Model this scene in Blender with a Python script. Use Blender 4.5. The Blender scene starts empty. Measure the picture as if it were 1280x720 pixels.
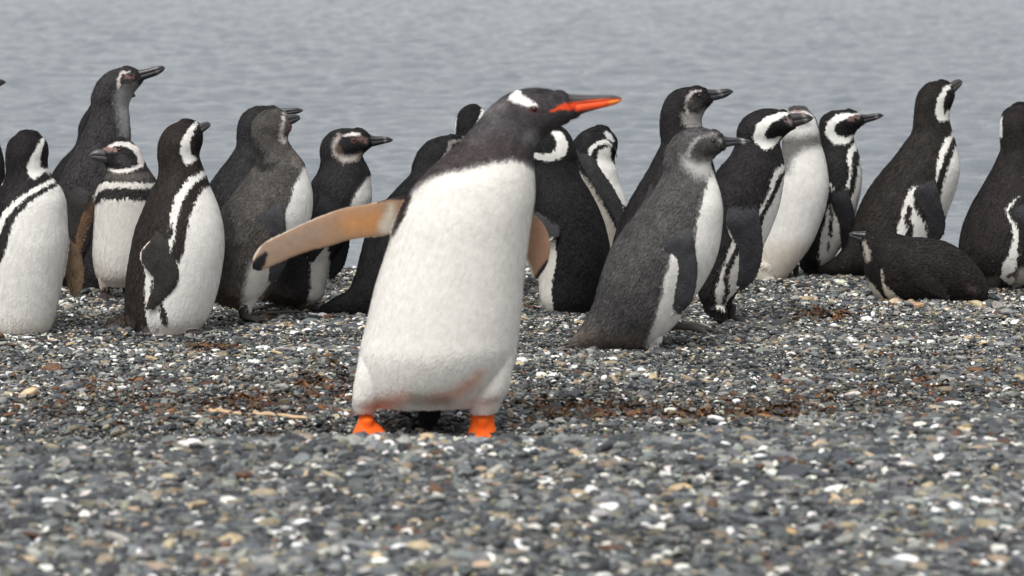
import bpy, math, random
import numpy as np
from mathutils import Vector
from mathutils.bvhtree import BVHTree

# ------------------------------------------------------------------ camera, world, light
C = bpy.context.scene.collection
scene = bpy.context.scene
F, CAMH = 3462.0, 1.10                    # focal length in pixels of the 1280 px wide photograph
TH = math.atan(453.0 / F)
CT, ST = math.cos(TH), math.sin(TH)
cam_d = bpy.data.cameras.new('camera')
cam = bpy.data.objects.new('camera', cam_d)
C.objects.link(cam)
cam.location = (0, 0, CAMH)
cam.rotation_euler = (math.pi / 2 - TH, 0, 0)
cam_d.sensor_width = 36
cam_d.lens = 36 * F / 1280
cam_d.clip_start = 0.05
cam_d.clip_end = 6000
cam_d.dof.use_dof = True
cam_d.dof.focus_distance = 7.65
cam_d.dof.aperture_fstop = 5.2
scene.camera = cam

SUN_EL, SUN_AZ = math.radians(57), math.radians(210)
world = bpy.data.worlds.new('World')
scene.world = world
world.use_nodes = True
nt = world.node_tree
nt.nodes.clear()
w_out = nt.nodes.new('ShaderNodeOutputWorld')
w_bg = nt.nodes.new('ShaderNodeBackground')
w_sky = nt.nodes.new('ShaderNodeTexSky')
w_sky.sky_type = 'NISHITA'
w_sky.sun_disc = False
w_sky.sun_elevation = SUN_EL
w_sky.sun_rotation = SUN_AZ
w_sky.air_density = 1.0
w_sky.dust_density = 6.0
w_hs = nt.nodes.new('ShaderNodeHueSaturation')
w_hs.inputs['Saturation'].default_value = 0.14
w_bg.inputs['Strength'].default_value = 0.11
nt.links.new(w_sky.outputs[0], w_hs.inputs['Color'])
# thin even cloud over the sky, a little uneven from place to place
w_tc = nt.nodes.new('ShaderNodeTexCoord')
w_n = nt.nodes.new('ShaderNodeTexNoise'); w_n.inputs['Scale'].default_value = 3.5; w_n.inputs['Detail'].default_value = 5
w_mp = nt.nodes.new('ShaderNodeMapping'); w_mp.inputs['Scale'].default_value = (1, 1, 4)
w_cr = nt.nodes.new('ShaderNodeValToRGB')
w_cr.color_ramp.elements[0].position = 0.3; w_cr.color_ramp.elements[0].color = (0.74, 0.77, 0.82, 1)
w_cr.color_ramp.elements[1].position = 0.7; w_cr.color_ramp.elements[1].color = (1.0, 1.0, 1.0, 1)
w_sc = nt.nodes.new('ShaderNodeVectorMath'); w_sc.operation = 'SCALE'; w_sc.inputs['Scale'].default_value = 6.6
w_mx = nt.nodes.new('ShaderNodeMix'); w_mx.data_type = 'RGBA'; w_mx.inputs[0].default_value = 0.8
nt.links.new(w_tc.outputs['Generated'], w_mp.inputs[0]); nt.links.new(w_mp.outputs[0], w_n.inputs['Vector'])
nt.links.new(w_n.outputs['Fac'], w_cr.inputs[0]); w_sx = nt.nodes.new('ShaderNodeSeparateXYZ'); w_el = nt.nodes.new('ShaderNodeMapRange')
w_el.inputs['From Min'].default_value = 0.0; w_el.inputs['From Max'].default_value = 0.45
w_el.inputs['To Min'].default_value = 1.02; w_el.inputs['To Max'].default_value = 0.94
w_s2 = nt.nodes.new('ShaderNodeVectorMath'); w_s2.operation = 'SCALE'
nt.links.new(w_tc.outputs['Generated'], w_sx.inputs[0]); nt.links.new(w_sx.outputs['Z'], w_el.inputs['Value'])
nt.links.new(w_cr.outputs[0], w_s2.inputs[0]); nt.links.new(w_el.outputs[0], w_s2.inputs['Scale'])
nt.links.new(w_s2.outputs[0], w_sc.inputs[0])
nt.links.new(w_hs.outputs[0], w_mx.inputs[6]); nt.links.new(w_sc.outputs[0], w_mx.inputs[7])
nt.links.new(w_mx.outputs[2], w_bg.inputs['Color'])
nt.links.new(w_bg.outputs[0], w_out.inputs['Surface'])

sun_d = bpy.data.lights.new('sun', 'SUN')
sun_d.energy = 2.2
sun_d.angle = math.radians(24)
sun_d.color = (1.0, 0.97, 0.93)
sun = bpy.data.objects.new('sun', sun_d)
C.objects.link(sun)
# direction to the sun: NISHITA rotation 0 is +Y, turning clockwise seen from above
sd = Vector((math.sin(SUN_AZ) * math.cos(SUN_EL), math.cos(SUN_AZ) * math.cos(SUN_EL), math.sin(SUN_EL)))
sun.rotation_euler = sd.to_track_quat('Z', 'Y').to_euler()

scene.view_settings.view_transform = 'Standard'
scene.view_settings.look = 'None'
scene.view_settings.exposure = 0.54
scene.view_settings.gamma = 1

rng = np.random.default_rng(11)


# ------------------------------------------------------------------ helpers
def lin(c):
    c = np.asarray(c, dtype=float) / 255.0
    return np.where(c <= 0.04045, c / 12.92, ((c + 0.055) / 1.055) ** 2.4)


def srgb(c):
    return tuple(float(v) for v in lin(c)) + (1.0,)


def at(px, py, D, z=None):
    """where the sight line through a photo pixel stands at distance D (upright plane)"""
    v = (360.0 - py) / F
    k = D / (CT + v * ST)
    return np.stack([(px - 640.0) / F * k, np.full_like(k, D) if np.ndim(k) else D, CAMH + (-ST + v * CT) * k], -1)


def mesh_from(name, verts, faces_flat, sizes, cols=None, mat=None, smooth=True, parent=None):
    me = bpy.data.meshes.new(name)
    verts = np.ascontiguousarray(verts, dtype=np.float32)
    nl = len(faces_flat)
    me.vertices.add(len(verts))
    me.vertices.foreach_set('co', verts.ravel())
    me.loops.add(nl)
    me.loops.foreach_set('vertex_index', np.asarray(faces_flat, dtype=np.int32))
    me.polygons.add(len(sizes))
    st = np.concatenate([[0], np.cumsum(sizes)[:-1]]).astype(np.int32)
    me.polygons.foreach_set('loop_start', st)
    me.polygons.foreach_set('use_smooth', np.full(len(sizes), smooth, dtype=bool))
    me.update(calc_edges=True)
    me.validate()
    if cols is not None:
        a = me.color_attributes.new('col', 'FLOAT_COLOR', 'POINT')
        cc = np.concatenate([cols, np.ones((len(cols), 1))], 1).astype(np.float32)
        a.data.foreach_set('color', cc.ravel())
    if mat:
        me.materials.append(mat)
    o = bpy.data.objects.new(name, me)
    C.objects.link(o)
    if parent:
        o.parent = parent
    return o


def tag(o, label=None, cat=None, group=None, kind=None):
    if label: o['label'] = label
    if cat: o['category'] = cat
    if group: o['group'] = group
    if kind: o['kind'] = kind
    return o


def waves(seed, n, lo, hi, dim=3):
    """cheap smooth noise: a sum of sines with wavelengths between lo and hi"""
    r = np.random.default_rng(seed)
    d = r.normal(size=(n, dim)); d /= np.linalg.norm(d, axis=1)[:, None]
    k = d * (2 * np.pi / r.uniform(lo, hi, n))[:, None]
    ph = r.uniform(0, 6.28, n)
    def f(p):
        return np.sin(p @ k.T + ph).sum(1) / math.sqrt(n)
    return f


# ------------------------------------------------------------------ materials
def principled(name):
    m = bpy.data.materials.new(name)
    m.use_nodes = True
    return m, m.node_tree, m.node_tree.nodes['Principled BSDF']


def attr_mat(name, rough, spec, sheen=0.0, bump=0.0, bscale=300.0, var=0.0):
    m, t, b = principled(name)
    a = t.nodes.new('ShaderNodeAttribute'); a.attribute_name = 'col'
    src = a.outputs['Color']
    if var:
        n = t.nodes.new('ShaderNodeTexNoise'); n.inputs['Scale'].default_value = 60
        n.inputs['Detail'].default_value = 6
        mr = t.nodes.new('ShaderNodeMapRange')
        mr.inputs['From Min'].default_value = 0.3; mr.inputs['From Max'].default_value = 0.7
        mr.inputs['To Min'].default_value = 1 - var; mr.inputs['To Max'].default_value = 1 + var
        mx = t.nodes.new('ShaderNodeVectorMath'); mx.operation = 'SCALE'
        tc = t.nodes.new('ShaderNodeTexCoord')
        t.links.new(tc.outputs['Object'], n.inputs['Vector'])
        t.links.new(n.outputs['Fac'], mr.inputs['Value'])
        t.links.new(src, mx.inputs[0]); t.links.new(mr.outputs[0], mx.inputs['Scale'])
        src = mx.outputs[0]
    t.links.new(src, b.inputs['Base Color'])
    b.inputs['Roughness'].default_value = rough
    b.inputs['Specular IOR Level'].default_value = spec
    if sheen:
        b.inputs['Sheen Weight'].default_value = sheen
        b.inputs['Sheen Roughness'].default_value = 0.5
    if bump:
        tc = t.nodes.new('ShaderNodeTexCoord')
        n = t.nodes.new('ShaderNodeTexNoise'); n.inputs['Scale'].default_value = bscale; n.inputs['Detail'].default_value = 4
        bp = t.nodes.new('ShaderNodeBump'); bp.inputs['Strength'].default_value = bump
        bp.inputs['Distance'].default_value = 0.003
        t.links.new(tc.outputs['Object'], n.inputs['Vector'])
        t.links.new(n.outputs['Fac'], bp.inputs['Height'])
        t.links.new(bp.outputs[0], b.inputs['Normal'])
    return m


M_PLUM = attr_mat('plumage', 0.68, 0.16, sheen=0.02, bump=0.10, bscale=260, var=0.07)
M_BILL = attr_mat('bill_horn', 0.33, 0.5, bump=0.25, bscale=220, var=0.15)
m_eye, t_eye, b_eye = principled('eye_gloss')
b_eye.inputs['Base Color'].default_value = srgb((26, 14, 12))
b_eye.inputs['Roughness'].default_value = 0.08
M_EYE = m_eye
m_eye2, t_, b_ = principled('eye_ring_red')
b_.inputs['Base Color'].default_value = srgb((48, 22, 20)); b_.inputs['Roughness'].default_value = 0.15
M_EYE_RED = m_eye2


# ------------------------------------------------------------------ terrain
tn1 = waves(3, 14, 0.5, 1.6, 2)
tn3 = waves(31, 16, 0.16, 0.5, 2)
tn2 = waves(4, 20, 0.08, 0.3, 2)


def sstep(a, b, x):
    t = np.clip((x - a) / (b - a), 0, 1)
    return t * t * (3 - 2 * t)


def ground_z(x, y):
    x = np.asarray(x, dtype=float); y = np.asarray(y, dtype=float)
    shp = np.broadcast(x, y).shape
    x = np.broadcast_to(x, shp).ravel(); y = np.broadcast_to(y, shp).ravel()
    p = np.stack([x, y], 1)
    crest = 5.17 + 0.27 * sstep(0.0, 1.05, x) - 0.02 * sstep(-0.2, -1.0, x)
    bank = 0.116 * (1 - sstep(crest, crest + 0.45, y))
    z = bank + 0.004 * tn3(p * np.array([0.22, 1.0])) + 0.0045 * tn1(p) + 0.0022 * tn2(p)
    z = z - 0.42 * sstep(8.74, 10.8, y) - 0.5 * np.clip(y - 10.5, 0, 6)
    return z.reshape(shp)


def D_of_row(py):
    """flat beach: distance at which a photo row meets the ground"""
    return CAMH * F / (py + 93.0)


def pebble_coat(t, b, dark=0.8):
    tc = t.nodes.new('ShaderNodeTexCoord')
    v = t.nodes.new('ShaderNodeTexVoronoi'); v.inputs['Scale'].default_value = 95
    cr = t.nodes.new('ShaderNodeValToRGB')
    e = cr.color_ramp.elements
    e[0].position = 0.0; e[0].color = srgb((44, 46, 50))
    e[1].position = 1.0; e[1].color = srgb((190, 186, 178))
    for p, c in ((0.35, (62, 66, 70)), (0.6, (88, 90, 90)), (0.8, (112, 104, 88)), (0.9, (86, 60, 42))):
        q = cr.color_ramp.elements.new(p); q.color = srgb(c)
    cr.color_ramp.interpolation = 'CONSTANT'
    t.links.new(tc.outputs['Object'], v.inputs['Vector'])
    sx = t.nodes.new('ShaderNodeSeparateColor')
    t.links.new(v.outputs['Color'], sx.inputs[0])
    t.links.new(sx.outputs[0], cr.inputs[0])
    t.links.new(cr.outputs[0], b.inputs['Base Color'])
    bp = t.nodes.new('ShaderNodeBump'); bp.inputs['Strength'].default_value = 0.9; bp.inputs['Distance'].default_value = 0.006
    bp.invert = True
    t.links.new(v.outputs['Distance'], bp.inputs['Height'])
    t.links.new(bp.outputs[0], b.inputs['Normal'])
    b.inputs['Roughness'].default_value = 0.8


m_ground, t_g, b_g = principled('beach_ground')
pebble_coat(t_g, b_g)
gx = np.concatenate([[-400, -60, -12, -6], np.linspace(-3.2, 3.2, 330), [6, 12, 60, 400]])
gy = np.concatenate([[-300, -40, -5, 0, 2], np.linspace(3.3, 10.2, 420), [10.8, 12, 14, 17, 30, 100, 600, 3000]])
GX, GY = np.meshgrid(gx, gy)
GZ = ground_z(GX, GY)
nv, nu = GX.shape
ii = (np.arange(nv - 1)[:, None] * nu + np.arange(nu - 1)[None]).ravel()
fq = np.stack([ii, ii + 1, ii + nu + 1, ii + nu], 1)
ground = mesh_from('ground', np.stack([GX.ravel(), GY.ravel(), GZ.ravel() - 0.004], 1), fq.ravel(), np.full(len(fq), 4), mat=m_ground)
tag(ground, kind='structure')

# ------------------------------------------------------------------ water
m_water, t_w, b_w = principled('sea_water')
b_w.inputs['Base Color'].default_value = srgb((100, 107, 113))
b_w.inputs['Roughness'].default_value = 0.09
b_w.inputs['IOR'].default_value = 1.42
b_w.inputs['Specular IOR Level'].default_value = 0.5
tc = t_w.nodes.new('ShaderNodeTexCoord')
mp = t_w.nodes.new('ShaderNodeMapping'); mp.inputs['Scale'].default_value = (0.55, 1.0, 1.0)
nz = t_w.nodes.new('ShaderNodeTexNoise'); nz.inputs['Scale'].default_value = 14; nz.inputs['Detail'].default_value = 7
nz.inputs['Roughness'].default_value = 0.6
bp = t_w.nodes.new('ShaderNodeBump'); bp.inputs['Strength'].default_value = 1.0; bp.inputs['Distance'].default_value = 0.03
t_w.links.new(tc.outputs['Object'], mp.inputs[0]); t_w.links.new(mp.outputs[0], nz.inputs['Vector'])
t_w.links.new(nz.outputs['Fac'], bp.inputs['Height']); t_w.links.new(bp.outputs[0], b_w.inputs['Normal'])
WZ = -0.055
wy = np.concatenate([8.6 * (48 / 8.6) ** np.linspace(0, 1, 820), [60, 90, 160, 400, 1200, 4500]])
wu = np.concatenate([[-60, -12, -4, -2], np.linspace(-1.25, 1.25, 560), [2, 4, 12, 60]])
WY, WU = np.meshgrid(wy, wu, indexing='ij')
WX = WU * (0.27 * WY + 0.6) * np.where(WY > 55, 12, 1.0)
r = np.random.default_rng(8)
wz = np.zeros_like(WX)
for lo, hi, n, amp in ((0.9, 3.5, 14, 0.008), (0.35, 0.9, 30, 0.0055), (0.11, 0.35, 60, 0.0056)):
    for _ in range(n):
        L = math.exp(r.uniform(math.log(lo), math.log(hi)))
        a = r.normal(math.pi / 2, 0.5)
        kx, ky = math.cos(a) * 2 * math.pi / L, math.sin(a) * 2 * math.pi / L
        wz += amp * math.sqrt(2.0 / n) * np.sin(kx * WX + ky * WY + r.uniform(0, 6.28))
wz *= np.where(WY > 50, 0, 1) * (0.25 + 0.75 * sstep(8.6, 12, WY))
nv, nu = WX.shape
ii = (np.arange(nv - 1)[:, None] * nu + np.arange(nu - 1)[None]).ravel()
fq = np.stack([ii, ii + 1, ii + nu + 1, ii + nu], 1)
water = mesh_from('water', np.stack([WX.ravel(), WY.ravel(), (WZ + wz).ravel()], 1), fq.ravel(), np.full(len(fq), 4), mat=m_water)
tag(water, kind='structure')

# ------------------------------------------------------------------ gravel
def inst_mat(name, rough):
    m, t, b = principled(name)
    a = t.nodes.new('ShaderNodeAttribute'); a.attribute_type = 'INSTANCER'; a.attribute_name = 'tint'
    tc = t.nodes.new('ShaderNodeTexCoord')
    n = t.nodes.new('ShaderNodeTexNoise'); n.inputs['Scale'].default_value = 2.2; n.inputs['Detail'].default_value = 5
    mr = t.nodes.new('ShaderNodeMapRange')
    mr.inputs['From Min'].default_value = 0.3; mr.inputs['From Max'].default_value = 0.7
    mr.inputs['To Min'].default_value = 0.72; mr.inputs['To Max'].default_value = 1.25
    mx = t.nodes.new('ShaderNodeVectorMath'); mx.operation = 'SCALE'
    t.links.new(tc.outputs['Object'], n.inputs['Vector'])
    t.links.new(n.outputs['Fac'], mr.inputs['Value'])
    t.links.new(a.outputs['Color'], mx.inputs[0]); t.links.new(mr.outputs[0], mx.inputs['Scale'])
    t.links.new(mx.outputs[0], b.inputs['Base Color'])
    b.inputs['Roughness'].default_value = rough
    b.inputs['Specular IOR Level'].default_value = 0.45
    bp = t.nodes.new('ShaderNodeBump'); bp.inputs['Strength'].default_value = 0.4; bp.inputs['Distance'].default_value = 0.08
    t.links.new(n.outputs['Fac'], bp.inputs['Height']); t.links.new(bp.outputs[0], b.inputs['Normal'])
    return m


M_CHIP = inst_mat('gravel_stone', 0.5)
import bmesh


def chip_mesh(seed, kind, mat=None):
    """unit-size stone: 'chip' angular slate flake, 'pebble' rounded, 'shell' curved fragment"""
    rr = random.Random(seed)
    bm = bmesh.new()
    if kind == 'chip':
        n = rr.randint(6, 8)
        ph = rr.uniform(0, 6.28)
        for k in range(n):
            a = ph + 6.283 * k / n + rr.uniform(-0.25, 0.25)
            q = rr.uniform(0.36, 0.54)
            for s in (-1, 1):
                h = s * rr.uniform(0.09, 0.14)
                sh = 1.0 if s < 0 else rr.uniform(0.78, 0.97)
                bm.verts.new((math.cos(a) * q * sh, math.sin(a) * q * sh * 0.72, h))
        bmesh.ops.convex_hull(bm, input=bm.verts)
        bmesh.ops.bevel(bm, geom=bm.edges[:], offset=0.03, segments=1, affect='EDGES')
    elif kind == 'pebble':
        bmesh.ops.create_icosphere(bm, subdivisions=2, radius=0.5)
        ks = [(Vector([rr.uniform(-4, 4) for _ in range(3)]), rr.uniform(0, 6)) for _ in range(4)]
        for v in bm.verts:
            d = 1 + sum(0.07 * math.sin(k.dot(v.co) * 2 + p) for k, p in ks)
            v.co = Vector((v.co.x * d, v.co.y * d * 0.75, v.co.z * d * 0.42))
    else:
        g = bmesh.ops.create_icosphere(bm, subdivisions=2, radius=0.5)
        for v in list(bm.verts):
            v.co.z = v.co.z * 0.10 - 0.9 * (v.co.x ** 2 + 0.6 * v.co.y ** 2) + 0.1 + 0.02 * math.sin(v.co.x * 30)
            v.co.y *= rr.uniform(0.66, 0.72)
    me = bpy.data.meshes.new('stone')
    bm.to_mesh(me); bm.free()
    if kind != 'chip':
        me.polygons.foreach_set('use_smooth', [True] * len(me.polygons))
    me.materials.append(mat or M_CHIP)
    return me


src = bpy.data.collections.new('gravel_kinds')
kinds = ['chip'] * 8 + ['pebble'] * 4 + ['shell'] * 2
for k, kd in enumerate(kinds):
    src.objects.link(bpy.data.objects.new('stone_%02d' % k, chip_mesh(k + 5, kd)))

NPEB = 390000
r = np.random.default_rng(21)
# more area further back; trapezoid that follows the view with a wide margin
py_ = r.uniform(0, 1, NPEB)
Y = np.sqrt(3.75 ** 2 + py_ * (9.15 ** 2 - 3.75 ** 2))
Xh = 0.185 * Y * 1.35 + 0.15
X = r.uniform(-1, 1, NPEB) * Xh
near = sstep(6.0, 5.2, Y)
bandn = waves(31, 16, 0.16, 0.5, 2)(np.stack([X * 0.22, Y], 1))
big = r.random(NPEB)
size = np.exp(r.normal(math.log(0.0118), 0.47, NPEB)) * (1 + 0.68 * near) * np.exp(0.16 * bandn)
size = np.where(big > 0.985, size * 1.9, size)
size = np.clip(size, 0.004, 0.055)
Z = ground_z(X, Y) + r.uniform(-0.002, 0.0085, NPEB)
idx = np.where(r.random(NPEB) < 0.62, r.integers(0, 8, NPEB), r.integers(8, 12, NPEB))
pal = [((44, 47, 50), .26), ((76, 80, 83), .25), ((105, 108, 107), .19), ((138, 138, 132), .10), ((134, 122, 102), .035),
       ((98, 96, 82), .035), ((88, 62, 45), .018), ((168, 150, 122), .025), ((230, 227, 219), .105)]
cols = np.array([lin(c) for c, _ in pal]); pr = np.array([p for _, p in pal]); pr /= pr.sum()
ci = r.choice(len(pal), NPEB, p=pr)
# the strand line of broken weed: browner stones
prow = CAMH * F / Y - 93
pcol = 640 + F * X / Y
band = np.exp(-((prow - 512) / 26.0) ** 2) * (0.35 + 0.65 * np.clip(waves(5, 8, 60, 300, 2)(np.stack([pcol, prow * 3], 1)) + 0.3, 0, 1)) * (Y > 5.6)
sw = r.random(NPEB) < band * 0.26
ci = np.where(sw, r.choice([5, 6, 6, 4, 0], NPEB), ci)
sw = (ci < 3) & (r.random(NPEB) < 0.20 * sstep(6.0, 7.6, Y) * np.clip(0.8 + 0.7 * bandn, 0, 2))
ci = np.where(sw, r.choice([8, 8, 7, 3], NPEB), ci)
shellpatch = waves(9, 8, 0.25, 0.9, 2)(np.stack([X, Y], 1))
sw = (ci < 3) & (r.random(NPEB) < 0.05 * np.clip(shellpatch, 0, 2))
ci = np.where(sw, 8, ci)
idx = np.where((ci == 8) & (r.random(NPEB) < 0.55), r.integers(12, 14, NPEB), idx)
size = np.where(ci == 8, size * r.uniform(0.6, 1.05, NPEB), size)
tint = cols[ci] * np.exp(0.13 * bandn)[:, None] * np.exp(r.normal(0, 0.2, NPEB))[:, None] * (1 + r.normal(0, 0.03, (NPEB, 3)))
tint = np.clip(tint * (1 + 0.10 * tn1(np.stack([X, Y], 1) * 0.7))[:, None], 0.01, 0.85)
asp = r.uniform(0.5, 1.1, NPEB)
scl = np.stack([size, size * asp, size * r.uniform(0.55, 1.15, NPEB)], 1)
rot = np.stack([r.normal(0, 0.25, NPEB), r.normal(0, 0.25, NPEB), r.uniform(0, 6.283, NPEB)], 1)

me = bpy.data.meshes.new('gravel')
me.vertices.add(NPEB)
me.vertices.foreach_set('co', np.stack([X, Y, Z], 1).astype(np.float32).ravel())
for nm, ty, arr in (('rot', 'FLOAT_VECTOR', rot), ('scl', 'FLOAT_VECTOR', scl), ('tint', 'FLOAT_VECTOR', tint)):
    a = me.attributes.new(nm, ty, 'POINT'); a.data.foreach_set('vector', arr.astype(np.float32).ravel())
a = me.attributes.new('pick', 'INT', 'POINT'); a.data.foreach_set('value', idx.astype(np.int32))
me.materials.append(M_CHIP)
gravel = bpy.data.objects.new('gravel', me)
C.objects.link(gravel)
tag(gravel, 'grey slate chips, pebbles and broken white shell covering the beach', 'gravel', kind='stuff')
ng = bpy.data.node_groups.new('scatter', 'GeometryNodeTree')
ng.interface.new_socket('Geometry', in_out='INPUT', socket_type='NodeSocketGeometry')
ng.interface.new_socket('Geometry', in_out='OUTPUT', socket_type='NodeSocketGeometry')
N = ng.nodes
gi, go = N.new('NodeGroupInput'), N.new('NodeGroupOutput')
iop = N.new('GeometryNodeInstanceOnPoints')
cinf = N.new('GeometryNodeCollectionInfo')
cinf.inputs['Collection'].default_value = src
cinf.inputs['Separate Children'].default_value = True
cinf.inputs['Reset Children'].default_value = True
def named(nm, ty):
    n = N.new('GeometryNodeInputNamedAttribute'); n.data_type = ty; n.inputs['Name'].default_value = nm
    return [o for o in n.outputs if o.enabled][0]
e2r = N.new('FunctionNodeEulerToRotation')
ng.links.new(named('rot', 'FLOAT_VECTOR'), e2r.inputs[0])
ng.links.new(gi.outputs[0], iop.inputs['Points'])
ng.links.new(cinf.outputs[0], iop.inputs['Instance'])
iop.inputs['Pick Instance'].default_value = True
ng.links.new(named('pick', 'INT'), iop.inputs['Instance Index'])
ng.links.new(e2r.outputs[0], iop.inputs['Rotation'])
ng.links.new(named('scl', 'FLOAT_VECTOR'), iop.inputs['Scale'])
ng.links.new(iop.outputs[0], go.inputs[0])
md = gravel.modifiers.new('scatter', 'NODES'); md.node_group = ng


# ------------------------------------------------------------------ birds: lofted bodies
def cr_interp(P, per):
    """Catmull-Rom through the rows of P, `per` samples for each span"""
    P = np.asarray(P, dtype=float)
    E = np.concatenate([[2 * P[0] - P[1]], P, [2 * P[-1] - P[-2]]])
    out = []
    for i in range(len(P) - 1):
        p0, p1, p2, p3 = E[i:i + 4]
        t = np.linspace(0, 1, per, endpoint=False)[:, None]
        out.append(0.5 * ((2 * p1) + (-p0 + p2) * t + (2 * p0 - 5 * p1 + 4 * p2 - p3) * t ** 2 + (-p0 + 3 * p1 - 3 * p2 + p3) * t ** 3))
    out.append(P[-1:])
    return np.concatenate(out)


def loft(pairs, dr, dz, per=8, seg=40, cap=0.35, sup=2.0, cap0=None):
    """pairs of outline points (x1,y1,x2,y2), depth ratio and depth offset of each ring; photo pixel units.
    frame: x right, y depth (away from the camera), z up (= -row)"""
    pairs = np.asarray(pairs, dtype=float)
    n = len(pairs)
    dr = np.broadcast_to(dr, n); dz = np.broadcast_to(dz, n)
    S = cr_interp(np.column_stack([pairs[:, :4], dr, dz]), per)
    A = np.column_stack([S[:, 0], -S[:, 5], -S[:, 1]]); B = np.column_stack([S[:, 2], -S[:, 5], -S[:, 3]])
    cen = (A + B) / 2; u = (B - A) / 2
    hw = np.linalg.norm(u, axis=1); depth = hw * S[:, 4]
    # rounded ends
    def capr(c0, c1, u0, d0, cap=cap):
        t = c0 - c1; t /= np.linalg.norm(t) + 1e-9
        uu = u0 / (np.linalg.norm(u0) + 1e-9)
        t = t - uu * t.dot(uu); t /= np.linalg.norm(t) + 1e-9
        L = cap * np.linalg.norm(u0)
        rs = []
        for a in (0.35, 0.7, 1.0, 1.25, 1.45):
            rs.append((c0 + t * L * math.sin(a), u0 * math.cos(a), d0 * math.cos(a)))
        return rs
    r0 = capr(cen[0], cen[1], u[0], depth[0], cap if cap0 is None else cap0)[::-1]
    r1 = capr(cen[-1], cen[-2], u[-1], depth[-1])
    cen = np.concatenate([[c for c, _, _ in r0], cen, [c for c, _, _ in r1]])
    u = np.concatenate([[v for _, v, _ in r0], u, [v for _, v, _ in r1]])
    depth = np.concatenate([[d for _, _, d in r0], depth, [d for _, _, d in r1]])
    a = np.linspace(0, 2 * np.pi, seg, endpoint=False)
    ca, sa = np.cos(a), np.sin(a)
    ex = 2.0 / sup
    ca = np.sign(ca) * np.abs(ca) ** ex; sa = np.sign(sa) * np.abs(sa) ** ex
    V = cen[:, None, :] + u[:, None, :] * ca[None, :, None]
    V = V + np.array([0, -1.0, 0])[None, None] * (depth[:, None] * sa[None])[:, :, None]
    m = len(cen)
    V = V.reshape(-1, 3)
    i, j = np.meshgrid(np.arange(m - 1), np.arange(seg), indexing='ij')
    j2 = (j + 1) % seg
    Fq = np.stack([i * seg + j, i * seg + j2, (i + 1) * seg + j2, (i + 1) * seg + j], -1).reshape(-1, 4)
    V = np.concatenate([V, [cen[0], cen[-1]]])
    k = np.arange(seg); k2 = (k + 1) % seg
    c0, c1 = len(V) - 2, len(V) - 1
    T = np.concatenate([np.stack([k2, k, np.full(seg, c0)], 1), np.stack([(m - 1) * seg + k, (m - 1) * seg + k2, np.full(seg, c1)], 1)])
    faces = [tuple(f) for f in Fq.tolist()] + [tuple(f) for f in T.tolist()]
    return V, faces, cen, np.maximum(hw.mean() * 0 + np.linalg.norm(u, axis=1), 0.5)


def tube(pts, rads, seg=12, flat=1.0):
    """tapered limb through 3-D points"""
    P = cr_interp(np.column_stack([np.asarray(pts, float), np.asarray(rads, float)]), 5)
    cen, rad = P[:, :3], P[:, 3]
    tan = np.gradient(cen, axis=0); tan /= np.linalg.norm(tan, axis=1)[:, None] + 1e-9
    rings = []
    a = np.linspace(0, 2 * np.pi, seg, endpoint=False)
    ref = np.array([0, 0, 1.0]) if abs(tan[0][2]) < 0.8 else np.array([0, 1.0, 0])
    for c, t, q in zip(cen, tan, rad):
        s = np.cross(t, ref); s /= np.linalg.norm(s) + 1e-9
        w = np.cross(s, t)
        rings.append(c + q * (np.cos(a)[:, None] * s + flat * np.sin(a)[:, None] * w))
    m = len(rings)
    V = np.concatenate(rings + [[cen[0] - tan[0] * rad[0] * .5, cen[-1] + tan[-1] * rad[-1] * .5]])
    faces = []
    for i in range(m - 1):
        for j in range(seg):
            j2 = (j + 1) % seg
            faces.append((i * seg + j, i * seg + j2, (i + 1) * seg + j2, (i + 1) * seg + j))
    for j in range(seg):
        j2 = (j + 1) % seg
        faces.append((j2, j, len(V) - 2)); faces.append(((m - 1) * seg + j, (m - 1) * seg + j2, len(V) - 1))
    return V, faces, cen, rad


def foot_parts(x, row, size, heading, dz=0.0, leg=16, spread=0.5, lx=0.0):
    """leg stump, three webbed toes lying on the ground; heading 0 = right, 90 = towards the camera"""
    out = []
    g = -row
    hd = math.radians(heading)
    base = np.array([x, -dz, g + size * 0.16])
    out.append(tube([(x + lx, -dz, g + leg), (x + lx * .4, -dz, g + leg * 0.5), tuple(base)], [size * 0.27, size * 0.22, size * 0.2]))
    tips = []
    for k, off in enumerate((-spread, 0, spread)):
        a = hd + off
        L = size * (1.15 if k == 1 else 1.0)
        d = np.array([math.cos(a), -math.sin(a), 0])
        m1 = base + d * L * 0.55 + np.array([0, 0, -size * 0.02])
        t1 = base + d * L + np.array([0, 0, -size * 0.12])
        out.append(tube([base, m1, t1], [size * 0.17, size * 0.14, size * 0.07], seg=10, flat=0.75))
        tips.append((m1, t1))
    for k in range(2):
        a, b = tips[k], tips[k + 1]
        mid = (a[1] + b[1]) / 2 * 0.8 + base * 0.2
        pts = [base, (a[0] + b[0]) / 2, mid]
        out.append(tube(pts, [size * 0.10, size * 0.2, size * 0.2], seg=10, flat=0.25))
    return out


def seg_dist(P, poly, closed=False):
    """distance of points to a polyline of (x, y[, w]); returns distance minus the interpolated half width"""
    poly = np.asarray(poly, dtype=float)
    if poly.shape[1] == 2:
        poly = np.column_stack([poly, np.zeros(len(poly))])
    if closed:
        poly = np.concatenate([poly, poly[:1]])
    best = np.full(len(P), 1e9)
    for a, b in zip(poly[:-1], poly[1:]):
        d = b[:2] - a[:2]
        L = d.dot(d) + 1e-9
        t = np.clip(((P - a[:2]) @ d) / L, 0, 1)
        q = a[:2] + t[:, None] * d
        best = np.minimum(best, np.hypot(P[:, 0] - q[:, 0], P[:, 1] - q[:, 1]) - (a[2] + t * (b[2] - a[2])))
    return best


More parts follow.
